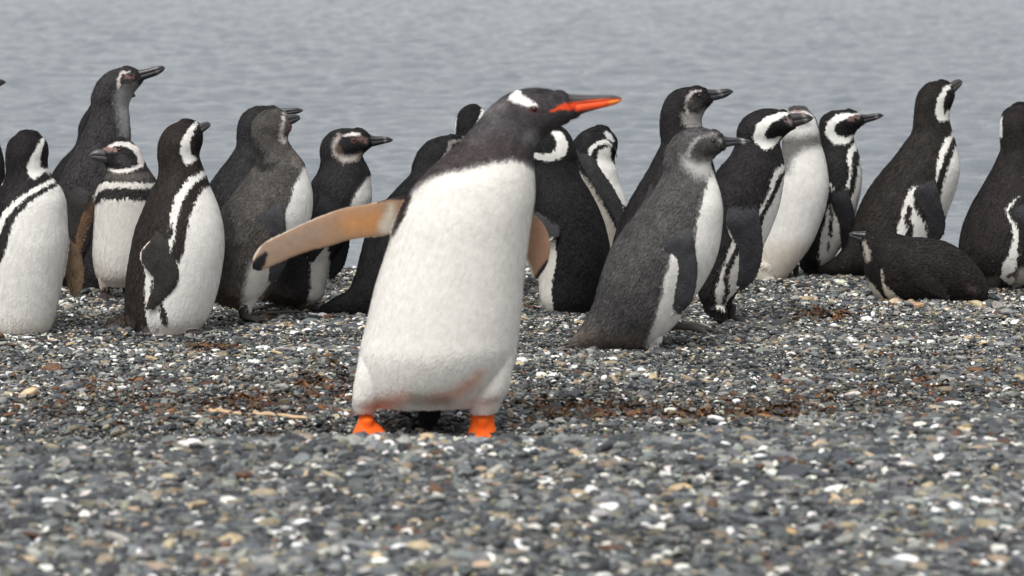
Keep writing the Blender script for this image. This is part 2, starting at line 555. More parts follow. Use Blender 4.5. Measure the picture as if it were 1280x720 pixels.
def in_poly(P, poly):
    poly = np.asarray(poly, dtype=float)
    x, y = P[:, 0], P[:, 1]
    c = np.zeros(len(P), bool)
    j = len(poly) - 1
    for i in range(len(poly)):
        xi, yi = poly[i]; xj, yj = poly[j]
        k = ((yi > y) != (yj > y)) & (x < (xj - xi) * (y - yi) / (yj - yi + 1e-12) + xi)
        c ^= k; j = i
    return c


relief = waves(80, 40, 3.2, 9.0, 3)
edge_noise = waves(77, 26, 2.2, 7.0, 3)
edge_noise2 = waves(78, 18, 9, 26, 3)
tone_noise = waves(79, 26, 5, 30, 3)


def paint(P3, part, layers, base, rag):
    """plumage colour of points in the bird's own frame. layers: (kind, points, colour, soft, where, side)"""
    P = np.column_stack([P3[:, 0], -P3[:, 2]])
    col = np.tile(lin(base), (len(P), 1))
    en = edge_noise(P3) * rag + edge_noise2(P3) * rag * 0.5
    for L in layers:
        kind, pts, c = L[0], L[1], L[2]
        o = L[3] if len(L) > 3 else {}
        soft = o.get('s', 0.7); where = o.get('w', 'body'); side = o.get('side')
        sel = np.ones(len(P), bool) if where == 'all' else (part == where)
        if side == 'front': sel &= P3[:, 1] < o.get('at', 0)
        if side == 'back': sel &= P3[:, 1] > o.get('at', 0)
        if kind == 'all':
            a = np.ones(len(P))
        else:
            if kind == 'poly':
                d = seg_dist(P, pts, closed=True)
                d = np.where(in_poly(P, pts), -d, d)
            else:
                d = seg_dist(P, pts)
            a = 1 - np.clip((d + en * min(1.0, o.get('n', 1.0)) + soft) / (2 * soft), 0, 1)
            a = a * a * (3 - 2 * a)
        if side == 'back' or (side == 'front'):
            a = a * np.clip(np.abs(P3[:, 1] - o.get('at', 0)) / 3.0, 0, 1)
        a = a * o.get('a', 1.0) * sel
        col = col * (1 - a[:, None]) + lin(c) * a[:, None]
    return col


def S(*a): return a


def ray_depth(bvh, x, row, back=False):
    o = Vector((x, 900 if back else -900, -row))
    hit = bvh.ray_cast(o, Vector((0, -1 if back else 1, 0)))
    return hit[0].y if hit[0] is not None else None


def seat_flipper(bvh, pairs, off):
    """depth offsets that lay a flipper on the near flank of the body"""
    cx = [(p[0] + p[2]) / 2 for p in pairs]; cy = [(p[1] + p[3]) / 2 for p in pairs]
    h = []
    for x, y in zip(cx, cy):
        d = ray_depth(bvh, x, y)
        h.append(-d if d is not None else None)
    v = [q for q in h if q is not None]
    if not v: return [0] * len(pairs)
    fill = min(v)
    h = [fill if q is None else q for q in h]
    n = len(h)
    t = np.linspace(0, 1, n)
    a, b = h[0], h[-1]
    line = a + (b - a) * t
    lift = max(0, max(np.array(h) - line)) * 0.75
    out = line + lift * np.sin(np.pi * np.clip(t, 0, .9) / .9 * .75 + .1) + off
    out[0] = h[0] - 3
    return out


def build_bird(spec):
    """spec: label, base row, outline pairs, flippers, feet, colours -> Empty > body, bill, eye"""
    D = spec.get('D') or D_of_row(spec['base'])
    bx, by = spec['foot']
    seed = spec['seed']
    nrm = lambda x, row: at(np.array([float(x)]), np.array([float(row)]), D)[0]
    root = bpy.data.objects.new('penguin', None)
    C.objects.link(root)
    root.empty_display_size = 0.1
    org = nrm(bx, by)
    org = org + np.array([0, 0, 0.005])
    root.location = org
    mpp = D / F / CT
    def to_local(Vp):
        w = at(Vp[:, 0], -Vp[:, 2], D)
        sc = 1.0
        w[:, 1] = D + Vp[:, 1] * mpp * sc
        w[:, 2] += 0.005
        return w - org
    pairs = spec['pairs']; n = len(pairs)
    nh = spec.get('nh', 5)
    dr = spec.get('dr')
    if dr is None:
        bd = spec.get('bd', 0.86)
        dr = np.full(n, bd)
        dr[-nh:] = spec.get('hd', 0.70)
        if n > nh + 2:
            dr[-nh - 1] = (bd + spec.get('hd', 0.70)) / 2
        nt_ = spec.get('tail', 0)
        if nt_:
            dr[:nt_] = np.linspace(0.5, 0.85, nt_)
    dz = np.zeros(n) if spec.get('dz') is None else np.asarray(spec['dz'], float)
    parts = []
    bl = loft(pairs, dr, dz, cap=spec.get('cap', 0.4), cap0=spec.get('cap0', 0.16 if not spec.get('tail') else 0.4), seg=64)
    parts.append(('body',) + bl)
    bvh = BVHTree.FromPolygons([tuple(v) for v in bl[0]], bl[1])
    for ex in spec.get('extra', []):
        parts.append((ex.get('w', 'body'),) + loft(ex['pairs'], ex.get('dr', 0.8), ex.get('dz', 0), seg=24, cap=ex.get('cap', 0.4)))
    for fl in spec.get('flippers', []):
        fp = fl['pairs']
        dzf = fl['dz'] if 'dz' in fl else seat_flipper(bvh, fp, fl.get('off', 3.0))
        parts.append(('flip',) + loft(fp, fl.get('th', 0.17), dzf, seg=28, cap=0.5))
        if fl.get('mirror', True) and 'dz' not in fl:
            parts.append(('flip',) + loft(fp, fl.get('th', 0.17), -np.asarray(dzf), seg=28, cap=0.5))
    for ft in spec.get('feet', []):
        for tb in foot_parts(**ft):
            parts.append(('foot',) + tb)
    # one closed surface out of the overlapping pieces
    V = []; Fc = []; off = 0
    for p in parts:
        V.append(p[1]); Fc += [tuple(i + off for i in f) for f in p[2]]; off += len(p[1])
    V = np.concatenate(V)
    me = bpy.data.meshes.new('tmp'); me.from_pydata(V.tolist(), [], Fc)
    tmp = bpy.data.objects.new('tmp', me); C.objects.link(tmp)
    md = tmp.modifiers.new('r', 'REMESH'); md.mode = 'VOXEL'; md.voxel_size = spec.get('vox', 1.25); md.use_smooth_shade = True
    dg = bpy.context.evaluated_depsgraph_get()
    ev = tmp.evaluated_get(dg); em = ev.to_mesh()
    nV = len(em.vertices); P = np.empty(nV * 3, np.float32); em.vertices.foreach_get('co', P); P = P.reshape(-1, 3).astype(float)
    nL = len(em.loops); LI = np.empty(nL, np.int32); em.loops.foreach_get('vertex_index', LI)
    nP = len(em.polygons); LT = np.empty(nP, np.int32); em.polygons.foreach_get('loop_total', LT)
    nE = len(em.edges); E = np.empty(nE * 2, np.int32); em.edges.foreach_get('vertices', E); E = E.reshape(-1, 2)
    ev.to_mesh_clear()
    bpy.data.objects.remove(tmp); bpy.data.meshes.remove(me)
    deg = np.bincount(E.ravel(), minlength=nV).astype(float)[:, None]
    def lap(Q, it, f):
        for _ in range(it):
            A = np.zeros_like(Q)
            for c in range(Q.shape[1]):
                A[:, c] = np.bincount(E[:, 0], Q[E[:, 1], c], nV) + np.bincount(E[:, 1], Q[E[:, 0], c], nV)
            Q = Q * (1 - f) + f * A / np.maximum(deg, 1)
        return Q
    P = lap(P, spec.get('smooth', 3), 0.5)
    # which piece each vertex belongs to, and the lie of the feathers (towards the tail)
    best = np.full(nV, 1e9); part = np.empty(nV, object); part[:] = 'body'
    flow = np.zeros((nV, 3))
    for p in parts:
        cen, rad = p[3], np.asarray(p[4])
        st = max(1, len(cen) // 46)
        cen2, rad2 = cen[::st], rad[::st]
        if len(cen2) < 3: cen2, rad2 = cen, rad
        tan = -np.gradient(cen2, axis=0)
        d2 = ((P[:, None, :] - cen2[None]) ** 2).sum(2)
        k = np.argmin(np.sqrt(d2) / rad2[None], axis=1)
        if p[0] == 'body' and p is parts[0]:
            flow = tan[k]
    groups = {}
    for p in parts:
        g = groups.setdefault(p[0], [[], [], 0])
        g[0] += [tuple(v) for v in p[1]]; g[1] += [tuple(i + g[2] for i in f) for f in p[2]]; g[2] += len(p[1])
    if len(groups) > 1:
        trees = {g: BVHTree.FromPolygons(a[0], a[1]) for g, a in groups.items()}
        PL = P.tolist()
        for g in groups:
            if g == 'body': continue
            lo = np.min(np.array(groups[g][0]), 0) - 3; hi = np.max(np.array(groups[g][0]), 0) + 3
            for k in np.where(((P > lo) & (P < hi)).all(1))[0]:
                d = trees[g].find_nearest(PL[k], 2.6)[3]
                if d is None: continue
                db = trees['body'].find_nearest(PL[k], 8.0)[3]
                if db is None or d < db - 0.15:
                    if d < best[k]:
                        best[k] = d; part[k] = g
    flow /= np.linalg.norm(flow, axis=1)[:, None] + 1e-9
    part = part.astype(str)
    # normals
    quad = LI.reshape(-1, 4) if (LT == 4).all() else None
    if quad is None:
        starts = np.concatenate([[0], np.cumsum(LT)[:-1]])
        i0, i1, i2 = LI[starts], LI[starts + 1], LI[starts + 2]
        fn = np.cross(P[i1] - P[i0], P[i2] - P[i0]); ids = np.stack([i0, i1, i2], 1)
    else:
        fn = np.cross(P[quad[:, 2]] - P[quad[:, 0]], P[quad[:, 3]] - P[quad[:, 1]]); ids = quad
    Nn = np.zeros((nV, 3))
    for c in range(ids.shape[1]):
        for a in range(3):
            Nn[:, a] += np.bincount(ids[:, c], fn[:, a], nV)
    Nn /= np.linalg.norm(Nn, axis=1)[:, None] + 1e-9
    c0 = paint(P, part, [('all', None, (20, 20, 20), {'w': 'flip'})] + spec['layers'], spec['col'], 0.5).mean(1)
    P = P + Nn * (np.where(c0 > 0.2, 0.5, 1.0) * spec.get('relief', 0.2) * relief(P * np.array([1, 1, 0.28])) * (part == 'body'))[:, None]
    rag = spec.get('rag', 0.8)
    base = spec['col']
    layers = [('all', None, spec.get('flipcol', (48, 46, 45)), {'w': 'flip'}), ('all', None, spec.get('footcol', (58, 54, 53)), {'w': 'foot'})] + spec['layers']
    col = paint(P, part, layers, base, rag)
    lum = col.mean(1)
    mott = 1 + np.where(lum < 0.12, 0.16, 0.015) * tone_noise(P)
    col = col * mott[:, None]
    # feathers: small overlapping blades, root on the skin, tip lifted a little
    rr = np.random.default_rng(seed)
    cand = np.where((part == 'body') | ((part == 'flip') & (np.abs(Nn[:, 1]) > 0.75) & spec.get('flipfeather', True)))[0]
    isf = part == 'flip'
    dens = spec.get('feathers', 0.62)
    nf = int(len(cand) * dens)
    pick = rr.choice(cand, nf)
    jit = rr.normal(0, 0.5, (nf, 3))
    nn = Nn[pick]
    jit -= nn * (jit * nn).sum(1)[:, None]
    R0 = P[pick] + jit
    t = flow[pick] + rr.normal(0, 0.14, (nf, 3))
    t -= nn * (t * nn).sum(1)[:, None]
    t /= np.linalg.norm(t, axis=1)[:, None] + 1e-9
    s = np.cross(nn, t)
    fl_len = spec.get('flen', 5.6) * rr.uniform(0.6, 1.25, nf)
    # shorter on the head
    hx, hy = spec['head']
    hd = np.hypot(R0[:, 0] - hx, -R0[:, 2] - hy)
    fl_len *= 0.42 + 0.58 * np.clip((hd - 18) / 45, 0, 1)
    pf = isf[pick]
    fl_len = np.where(pf, spec.get('flen', 5.6) * 0.36 * rr.uniform(0.7, 1.2, nf), fl_len)
    shag = spec.get('shag')
    lift = np.full(nf, 0.10) + rr.uniform(0, 0.10, nf)
    if shag:
        d = seg_dist(np.column_stack([R0[:, 0], -R0[:, 2]]), shag)
        k = np.clip(-d / 12, 0, 1)
        fl_len *= 1 + 0.8 * k; lift += 0.22 * k
    lift = np.where(pf, 0.10, lift)
    wd = spec.get('fwid', 1.15) * rr.uniform(0.7, 1.3, nf) * np.where(pf, 0.7, 1)
    fc = paint(R0, part[pick], layers, base, rag)
    cw = fc.mean(1)
    lift = np.where(cw > 0.3, lift * 0.15, lift)
    wd = np.where(cw > 0.3, wd * 1.25, wd)
    tip = R0 + t * fl_len[:, None] + nn * (fl_len * lift)[:, None]
    mid = R0 + t * (fl_len * 0.5)[:, None] + nn * (np.where(cw > 0.3, 0.08, 0.22) + fl_len * lift * 0.45)[:, None]
    Fv = np.stack([R0 - nn * 0.3, mid + s * wd[:, None], tip, mid - s * wd[:, None]], 1).reshape(-1, 3)
    lum = fc.mean(1)
    dark = lum < 0.12
    amp = np.where(dark, spec.get('fvar', 0.27), 0.03)
    k = np.exp(rr.normal(0, 1, nf) * amp)
    fc = np.clip(fc * k[:, None] * (1 + np.where(dark, 0.16, 0.015) * tone_noise(R0))[:, None], 0, 0.86)
    tipk = np.where(dark, spec.get('tipk', 1.5), 1.0)
    FC = np.stack([fc * 0.92, fc, fc * tipk[:, None], fc], 1).reshape(-1, 3)
    allV = np.concatenate([P, Fv])
    base_i = nV + 4 * np.arange(nf)
    ff = np.stack([base_i, base_i + 1, base_i + 2, base_i + 3], 1)
    faces = np.concatenate([LI, ff.ravel()]); sizes = np.concatenate([LT, np.full(nf, 4)])
    cols_ = np.concatenate([col, FC])
    body = mesh_from('body', to_local(allV), faces, sizes, cols_, M_PLUM, True, root)
    # bill
    if spec.get('bill'):
        b = spec['bill']
        bp_ = b['pairs']
        m = len(bp_)
        dzb = np.asarray(b.get('dz', np.zeros(m)), float)
        up = [];  lo = []
        for k, (x1, y1, x2, y2) in enumerate(bp_):
            f = k / (m - 1)
            c = 0.66
            mx, my = x1 + (x2 - x1) * c, y1 + (y2 - y1) * c
            up.append((x1, y1, mx, my))
            e = 0.34
            lo.append((x1 + (x2 - x1) * (c - e), y1 + (y2 - y1) * (c - e), x2, y2))
        drb = np.linspace(b.get('d0', 0.95), 0.85, m)
        Vb, Fb, colb = [], [], []
        q = 0
        for pr_, sc_ in ((up, 1.0), (lo, 0.9)):
            v, f, _, _ = loft(pr_, drb[:len(pr_)] * sc_ * 1.25, dzb[:len(pr_)], per=6, seg=24, cap=0.5)
            Vb.append(v); Fb += [tuple(i + q for i in g) for g in f]; q += len(v)
        Vb = np.concatenate(Vb)
        cb = paint(Vb, np.full(len(Vb), 'bill'), [tuple(list(L[:3]) + [dict((L[3] if len(L) > 3 else {}), w='all')]) for L in b.get('layers', [])], b.get('col', (44, 43, 45)), 0.3)
        flat = [i for f in Fb for i in f]
        mesh_from('bill', to_local(Vb), flat, [len(f) for f in Fb], cb, M_BILL, True, root)
    for e in spec.get('eyes', []):
        x, y, rad = e[:3]
        for back in (False, True):
            if back and not spec.get('sym', True): continue
            d = ray_depth(bvh, x, y, back)
            if d is None: continue
            d += (rad * 0.35) * (-1 if back else 1)
            bm = bmesh.new(); bmesh.ops.create_uvsphere(bm, u_segments=16, v_segments=10, radius=rad)
            v = np.array([tuple(w.co) for w in bm.verts]) + np.array([x, d, -y])
            fcs = [tuple(w.index for w in f.verts) for f in bm.faces]; bm.free()
            mesh_from('eye', to_local(v), [i for f in fcs for i in f], [len(f) for f in fcs], None, M_EYE_RED if (len(e) > 3) else M_EYE, True, root)
    tag(root, spec['label'], 'penguin', spec.get('group', 'black and white penguins gathered on the shingle beach'))
    return root


WH = (226, 224, 219)
WH2 = (200, 197, 190)
BK = (36, 34, 35)
WE = {'w': 'flip', 's': 0.5, 'n': 0.2}
N0 = {'n': 0.5}
birds = []
# left edge of the picture
birds.append(dict(label='penguin cut off by the left edge, only its bill tip and flank showing', base=375, foot=(-45, 375), head=(-26, 112), col=(35,34,35), nh=4,
    pairs=[(-70,377,-18,377),(-80,345,-4,345),(-84,310,0,310),(-80,270,3,265),(-70,238,5,235),(-58,212,5,212),(-48,190,2,193),(-43,165,-5,168),(-43,140,-7,142),(-42,120,-11,124),(-35,106,-9,115),(-22,99,-8,110)],
    layers=[('stroke', [S(-10,112,4), S(-14,128,5)], (120,118,116), {'s': 4})],
    bill=dict(pairs=[(-14,99,-10,112),(-3,100,0,110),(4,102,5,107),(7,104,7,106)]), eyes=[(-16,108,2.3)],
    flippers=[dict(pairs=[(-55,235,-30,230),(-58,255,-28,255),(-56,280,-27,280),(-52,305,-30,305),(-48,322,-38,322)])],
    feet=[dict(x=-30,row=377,size=20,heading=20),dict(x=-50,row=375,size=20,heading=20,dz=-15)]))
# behind the tall one
birds.append(dict(label='dark penguin mostly hidden behind the tall bird that looks up at left', base=356, foot=(95, 356), head=(135, 120), col=(32,31,32), nh=4,
    pairs=[(60,360,128,360),(54,330,135,330),(52,290,136,290),(56,250,132,250),(65,222,127,224),(78,202,123,206),(93,186,121,190),(98,172,122,174),(99,160,124,162),(104,148,134,152),(112,136,146,142),(120,120,150,130),(130,110,150,120)],
    layers=[], bill=dict(pairs=[(146,116,150,128),(158,116,160,126),(168,119,169,123)]), eyes=[(143,119,2.3)],
    feet=[dict(x=85,row=358,size=18,heading=30),dict(x=110,row=358,size=18,heading=30,dz=-12)]))
# tall bird looking up
birds.append(dict(label='tall charcoal penguin stretching its neck, bill raised, highest head on the left', base=362, foot=(118, 362), head=(150, 104), col=(46,44,46), nh=5, bd=0.8, flen=4.6,
    pairs=[(90,364,150,364),(80,340,160,342),(74,305,166,308),(72,270,168,272),(72,240,166,244),(80,214,164,218),(93,190,163,196),(105,165,163,172),(112,148,162,152),(114,134,161,134),(115,120,167,119),(123,103,175,109),(137,91,179,102),(153,86,178,98)],
    layers=[('poly', [S(150,112),S(172,108),S(168,122),S(163,170),S(156,172),S(150,140),S(146,125)], (148,148,148), {'s': 7}),
            ('stroke', [S(164,91,0.8),S(154,93,1.3),S(151,100,1.5),S(151,110,1.5)], (190,182,178), {'s': 1.3}),
            ('stroke', [S(161,97,2),S(168,97,2.2)], (120,90,86), {'s': 1.5}),
            ('stroke', [S(160,110,3),S(170,106,2)], (110,108,108), {'s': 4})],
    bill=dict(pairs=[(171,90,178,103),(183,88,186,100),(194,85,197,96),(202,84,204,91),(206,86,206,88)], col=(48,46,48), layers=[('stroke',[S(196,86,1.5),S(198,94,1.5)],(92,90,88),{'s':2})]),
    eyes=[(165.5,95.5,2.3)],
    flippers=[dict(pairs=[(96,232,122,228),(92,250,124,250),(92,275,122,275),(94,300,118,300),(98,320,108,320)])],
    feet=[dict(x=104,row=366,size=20,heading=20),dict(x=130,row=366,size=20,heading=20,dz=-14)]))
# front-facing adult between the two
birds.append(dict(label='front-facing banded penguin with its head turned left and pink round the eye', base=374, foot=(152, 374), head=(152, 193), col=(35,34,34), nh=5, sym=False, bd=0.85, rag=0.6,
    pairs=[(126,355,180,355),(119,342,193,342),(116,320,199,320),(117,290,201,290),(118,262,201,262),(119,245,200,244),(124,233,196,230),(131,223,189,219),(134,214,183,209),(130,204,179,199),(127,192,174,188),(133,181,165,180),(144,175,155,175)],
    layers=[('poly', [S(121,252),S(135,246),S(165,245),S(205,248),S(208,300),S(208,358),S(108,358),S(108,315),S(118,285)], (205,202,196), {'side': 'front', 'at': 12}),
            ('poly', [S(108,325),S(118,320),S(140,335),S(200,335),S(208,362),S(108,362)], (180,172,160), {'side': 'front', 'at': 12, 's': 8, 'a': .6}),
            ('stroke', [S(118,246,3.6),S(124,235,4),S(136,230,3.6),S(155,229,3.4),S(178,230,3.4),S(198,230,3)], WH2, {'side': 'front', 'at': 12, 'n': .6}),
            ('stroke', [S(133,219,4.5),S(158,221,4.5),S(186,219,4)], (74,69,67), {'s': 3}),
            ('stroke', [S(138,184,1.8),S(148,180.5,2.2),S(160,181,2.6),S(170,187,3.2),S(177,197,3.4),S(177,207,3),S(165,212,2.6),S(150,214.5,2.2),S(136,212,1.8)], (214,208,204), {'n': .45}),
            ('stroke', [S(129,189,2.4),S(136,186.5,2.6),S(147,188,2)], (146,118,113), {'s': 1, 'n': .4}),
            ('stroke', [S(152,199,6),S(160,202,6)], (56,54,56), {'s': 3, 'n': .3}),
            ('stroke', [S(131,352,3),S(133,356,3)], (150,110,105), {'s': 3, 'a': .6}), ('poly', [S(120,360),S(175,356),S(175,380),S(120,380)], (50,44,43), {'s': 1.5})],
    bill=dict(pairs=[(131,188,136,205),(123,188,126,203),(117,191,119,200),(114,194,115,198)], dz=[10,12,14,14], col=(70,68,70)),
    eyes=[(151.5,188.5,2.4,1)],
    extra=[dict(pairs=[(124,346,142,346),(127,360,139,360),(128,368,138,368)], dz=12), dict(pairs=[(150,345,168,345),(152,358,165,358)], dz=4)],
    flippers=[dict(pairs=[(112,244,122,252),(104,266,118,274),(98,285,110,288),(94,302,105,303),(96,316,101,318)], dz=[4,2,0,0,0])],
    flipcol=(92,70,54), footcol=(52,46,45),
    feet=[dict(x=133,row=373,size=21,heading=80,dz=12,leg=14),dict(x=158,row=371,size=21,heading=70,dz=2,leg=16)]))
birds[-1]['layers'] += [('stroke', [S(119,272,.6),S(110,287,.8),S(105,304,.8)], (170,165,150), WE), ('stroke', [S(113,246,6),S(106,262,4)], (40,37,36), {'w':'flip','s':4})]
# left foreground adult
birds.append(dict(label='white-breasted penguin at the left edge, head turned away, one brown flipper showing', base=421, foot=(28, 421), head=(34, 190), col=(30,27,28), nh=5, bd=0.9, hd=.95, tipk=1.25,
    pairs=[(-6,425,54,425),(-16,408,65,410),(-22,380,73,380),(-26,345,80,342),(-25,310,85,308),(-20,280,84,278),(-11,256,82,254),(-2,240,76,238),(5,228,67,226),(8,216,60,214),(7,202,59,203),(8,189,60.5,192),(13,177,58,180),(22,169.5,50,171)],
    layers=[('poly', [S(60,214),S(100,225),S(104,430),S(4,432),S(1,340),S(-6,302),S(2,280),S(13,258),S(30,242),S(50,229)], WH, {}),
            ('stroke', [S(74,227,1.6),S(56,237,2.4),S(42,246,2.8),S(28,259,3.4),S(19,274,4.6),S(12,294,6.5),S(4,316,7.5)], (40,38,36), {}),
            ('poly', [S(40,222),S(60,216),S(66,222),S(50,231),S(34,240),S(20,250),S(10,250),S(20,236)], BK, {'n': .7}),
            ('stroke', [S(54,174,1.4),S(52,184,3.2),S(48.5,196,5.2),S(45,208,7.5),S(46,216,6.5),S(56,213,4)], WH, {'n': .8}),
            ('stroke', [S(62,186,3.5),S(61,200,4)], (28,22,26), {'n': .5}),
            ('stroke', [S(9,182,.8),S(6.5,200,1.2),S(5.5,230,1.4)], WH, {'n': .3}),
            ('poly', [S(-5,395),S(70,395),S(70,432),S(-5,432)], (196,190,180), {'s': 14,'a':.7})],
    flippers=[dict(pairs=[(74,298,86,300),(76,316,98,315),(78,334,104,332),(80,350,105,350),(84,364,102,364),(88,374,96,374)], dz=[-8]*6),
              dict(pairs=[(-20,262,-2,256),(-34,285,-8,285),(-38,315,-12,315),(-36,345,-16,345),(-30,362,-22,362)], dz=[12]*5)],
    flipcol=(104,86,68),
    feet=[dict(x=10,row=424,size=22,heading=60,dz=14,leg=12),dict(x=45,row=424,size=22,heading=40,dz=6,leg=12)]))
birds[-1]['layers'] += [('stroke', [S(90,345,.6),S(93,352,.8)], (40,34,30), WE), ('stroke', [S(88,357,.7),S(90,366,.7)], (40,34,30), WE), ('stroke', [S(98,312,1.2),S(105,335,1),S(104,362,1)], (84,66,52), {'w':'flip','s':2})]
# adult with turned head
birds.append(dict(label='plump brown-black and white penguin with a kinked flipper and head turned away', base=415, foot=(210, 415), head=(228, 178), col=(40,35,32), nh=5, bd=0.88, hd=.85, tipk=1.35,
    pairs=[(164,416,250,414),(157,398,262,396),(157,372,271,370),(159,345,277,342),(164,315,280.5,312),(170,288,279,285),(179,265,273,261),(189,241,265,241),(197,226,257,221),(198.5,211,251,205),(197,195,249,195),(199,178,253,180),(209,162,253,167),(225,153.5,250,160)],
    layers=[('poly', [S(256,231),S(294,235),S(294,424),S(189,422),S(191,402),S(187,385),S(187,330),S(208,318),S(231,322),S(236,305),S(238,288),S(241,268),S(247,248)], WH, {}),
            ('stroke', [S(259,214,3.5),S(247,221,4.5),S(236,231,5.5),S(228,246,6),S(223.5,262,5),S(222,280,4.5),S(219,300,4),S(217,312,1)], WH, {}),
            ('stroke', [S(219,288,2.5),S(221,276,2)], BK, {}),
            ('stroke', [S(208,376,2.5),S(211,388,4),S(213,398,2.5)], (50,44,42), {'n': 1.6}), ('stroke', [S(203,404,1),S(199,410,1)], (50,44,42), {'n': .8}),
            ('stroke', [S(198,345,1.5),S(196,356,1.2)], (50,44,42), {}),
            ('stroke', [S(246,155,2),S(240,165,4),S(234,178,5.2),S(234,190,6.6),S(237,200,5.5),S(243,198,3.5)], WH, {'n': .8}),
            ('stroke', [S(252,162,3),S(250,176,4.5),S(249,186,4)], (24,18,20), {'n': .5}),
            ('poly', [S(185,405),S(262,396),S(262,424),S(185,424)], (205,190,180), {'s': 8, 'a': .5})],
    bill=dict(pairs=[(246,158,251,170),(253,155.5,257,165.5),(259,154.5,262,161),(262,157,262.5,159)], dz=[0,-3,-6,-8], col=(62,58,58)),
    extra=[dict(pairs=[(172,384,182,416),(154,393,162,418),(137,403,143,419),(130,411,133,418)], dr=.7)],
    flippers=[dict(pairs=[(205,284,216,286),(192,298,217,299),(182,311,221,313),(183,325,228,327),(194,338,229,343),(198,351,224,356),(192,366,212,368),(188,379,202,379)], th=.13, off=2)],
    feet=[dict(x=235,row=416,size=22,heading=30,dz=22,leg=10),dict(x=205,row=416,size=22,heading=30,dz=-22,leg=10)],
    shag=[S(165,412,12),S(140,414,10)]))
birds[-1]['layers'] += [('stroke', [S(193,298,.9),S(183,309,1),S(182.5,324,1),S(190,333,1),S(197.5,343,1.1),S(198,352,1),S(192,366,1),S(188,379,1)], (214,200,192), WE), ('stroke', [S(145,408,10),S(165,400,8)], (70,62,56), {'s':4})]
# pair behind
birds.append(dict(label='dark penguin behind the grey young bird on the left, back and bill seen', base=364, foot=(305, 364), head=(322, 152), col=(36,35,36), nh=5,
    pairs=[(275,368,345,368),(262,345,355,345),(256,315,360,315),(254,285,360,285),(257,258,358,258),(262,234,355,236),(275,215,350,218),(288,198,342,200),(295.5,184,338,184),(296,170,340,170),(298,155,346,160),(306,142,351,152),(320,135,353,148),(338,134.5,353,145)],
    layers=[('stroke', [S(296,186,.8),S(316,188,.8)], (30,29,30), {})],
    bill=dict(pairs=[(350,137.5,353,148),(361,137,364,146),(371,136.5,374,143.5),(378.5,139,378.5,141)], col=(46,46,49)),
    feet=[dict(x=295,row=366,size=20,heading=20),dict(x=320,row=366,size=20,heading=20,dz=-14)]))
birds.append(dict(label='grey young penguin with shaggy brown rump, just right of the plump kinked-flipper bird', base=403, foot=(307, 403), head=(338, 160), col=(72,69,66), nh=5, rag=1.3, tail=2, cap0=.1, fvar=.2, tipk=1.3,
    pairs=[(262,368,304,386),(262,356,322,376),(264,335,341,352),(267,310,358,327),(271,286,376,303),(278,263,388,277),(291,246,391,252),(304,229,388,230),(315,213,379,206),(320,200,368,191),(316.5,184,361,180),(314,169,360,172),(316,154,364,163),(327,142,363,155),(343,138,360,150)],
    layers=[('poly', [S(380,205),S(402,212),S(402,280),S(388,308),S(364,334),S(350,312),S(357,286),S(359,265),S(366,245),S(371,225)], WH, {'s': 2}),
            ('poly', [S(318,322),S(342,312),S(342,362),S(320,392),S(303,392),S(304,372),S(311,350)], (205,202,196), {'s': 4}),
            ('stroke', [S(356,145,1.6),S(354,158,2.2),S(352,168,3),S(355,176,4)], (190,184,180), {'s': 2.5}),
            ('stroke', [S(362,154,2),S(361,164,2)], (110,88,84), {'s': 2}),
            ('stroke', [S(322,203,3),S(334,207,5),S(348,203,3)], (30,29,29), {'s': 4, 'n': 1}), ('stroke', [S(318,186,6),S(328,195,8)], (40,39,39), {'s': 8}),  # dark stroke paints the shade of the crease below the head into the colour
            ('stroke', [S(372,202,5),S(366,190,5)], (105,98,94), {'s': 6}),
            ('poly', [S(255,350),S(305,360),S(305,392),S(255,392)], (78,68,60), {'s': 10})],
    bill=dict(pairs=[(357,146,362,159),(366,145,369,156),(373,146.5,374.5,152)], dz=[0,-3,-6], col=(50,50,54)),
    extra=[dict(pairs=[(298,374,322,374),(301,388,316,388),(301,398,314,398)], dr=.8, dz=8)],
    flippers=[dict(pairs=[(330,250,352,244),(322,268,360,264),(321,288,362,286),(326,310,364,308),(333,332,359,330),(336,350,349,348)], th=.14, mirror=True)], flipcol=(64,64,67),
    feet=[dict(x=307,row=402,size=26,heading=15,dz=10,leg=20),dict(x=300,row=400,size=22,heading=25,dz=-20,leg=16)],
    shag=[S(270,370,18),S(296,385,12)]))
birds[-1]['layers'] += [('stroke', [S(321,283,1),S(328,300,1.2),S(333,318,1.2),S(334,340,1)], (200,194,184), WE)]
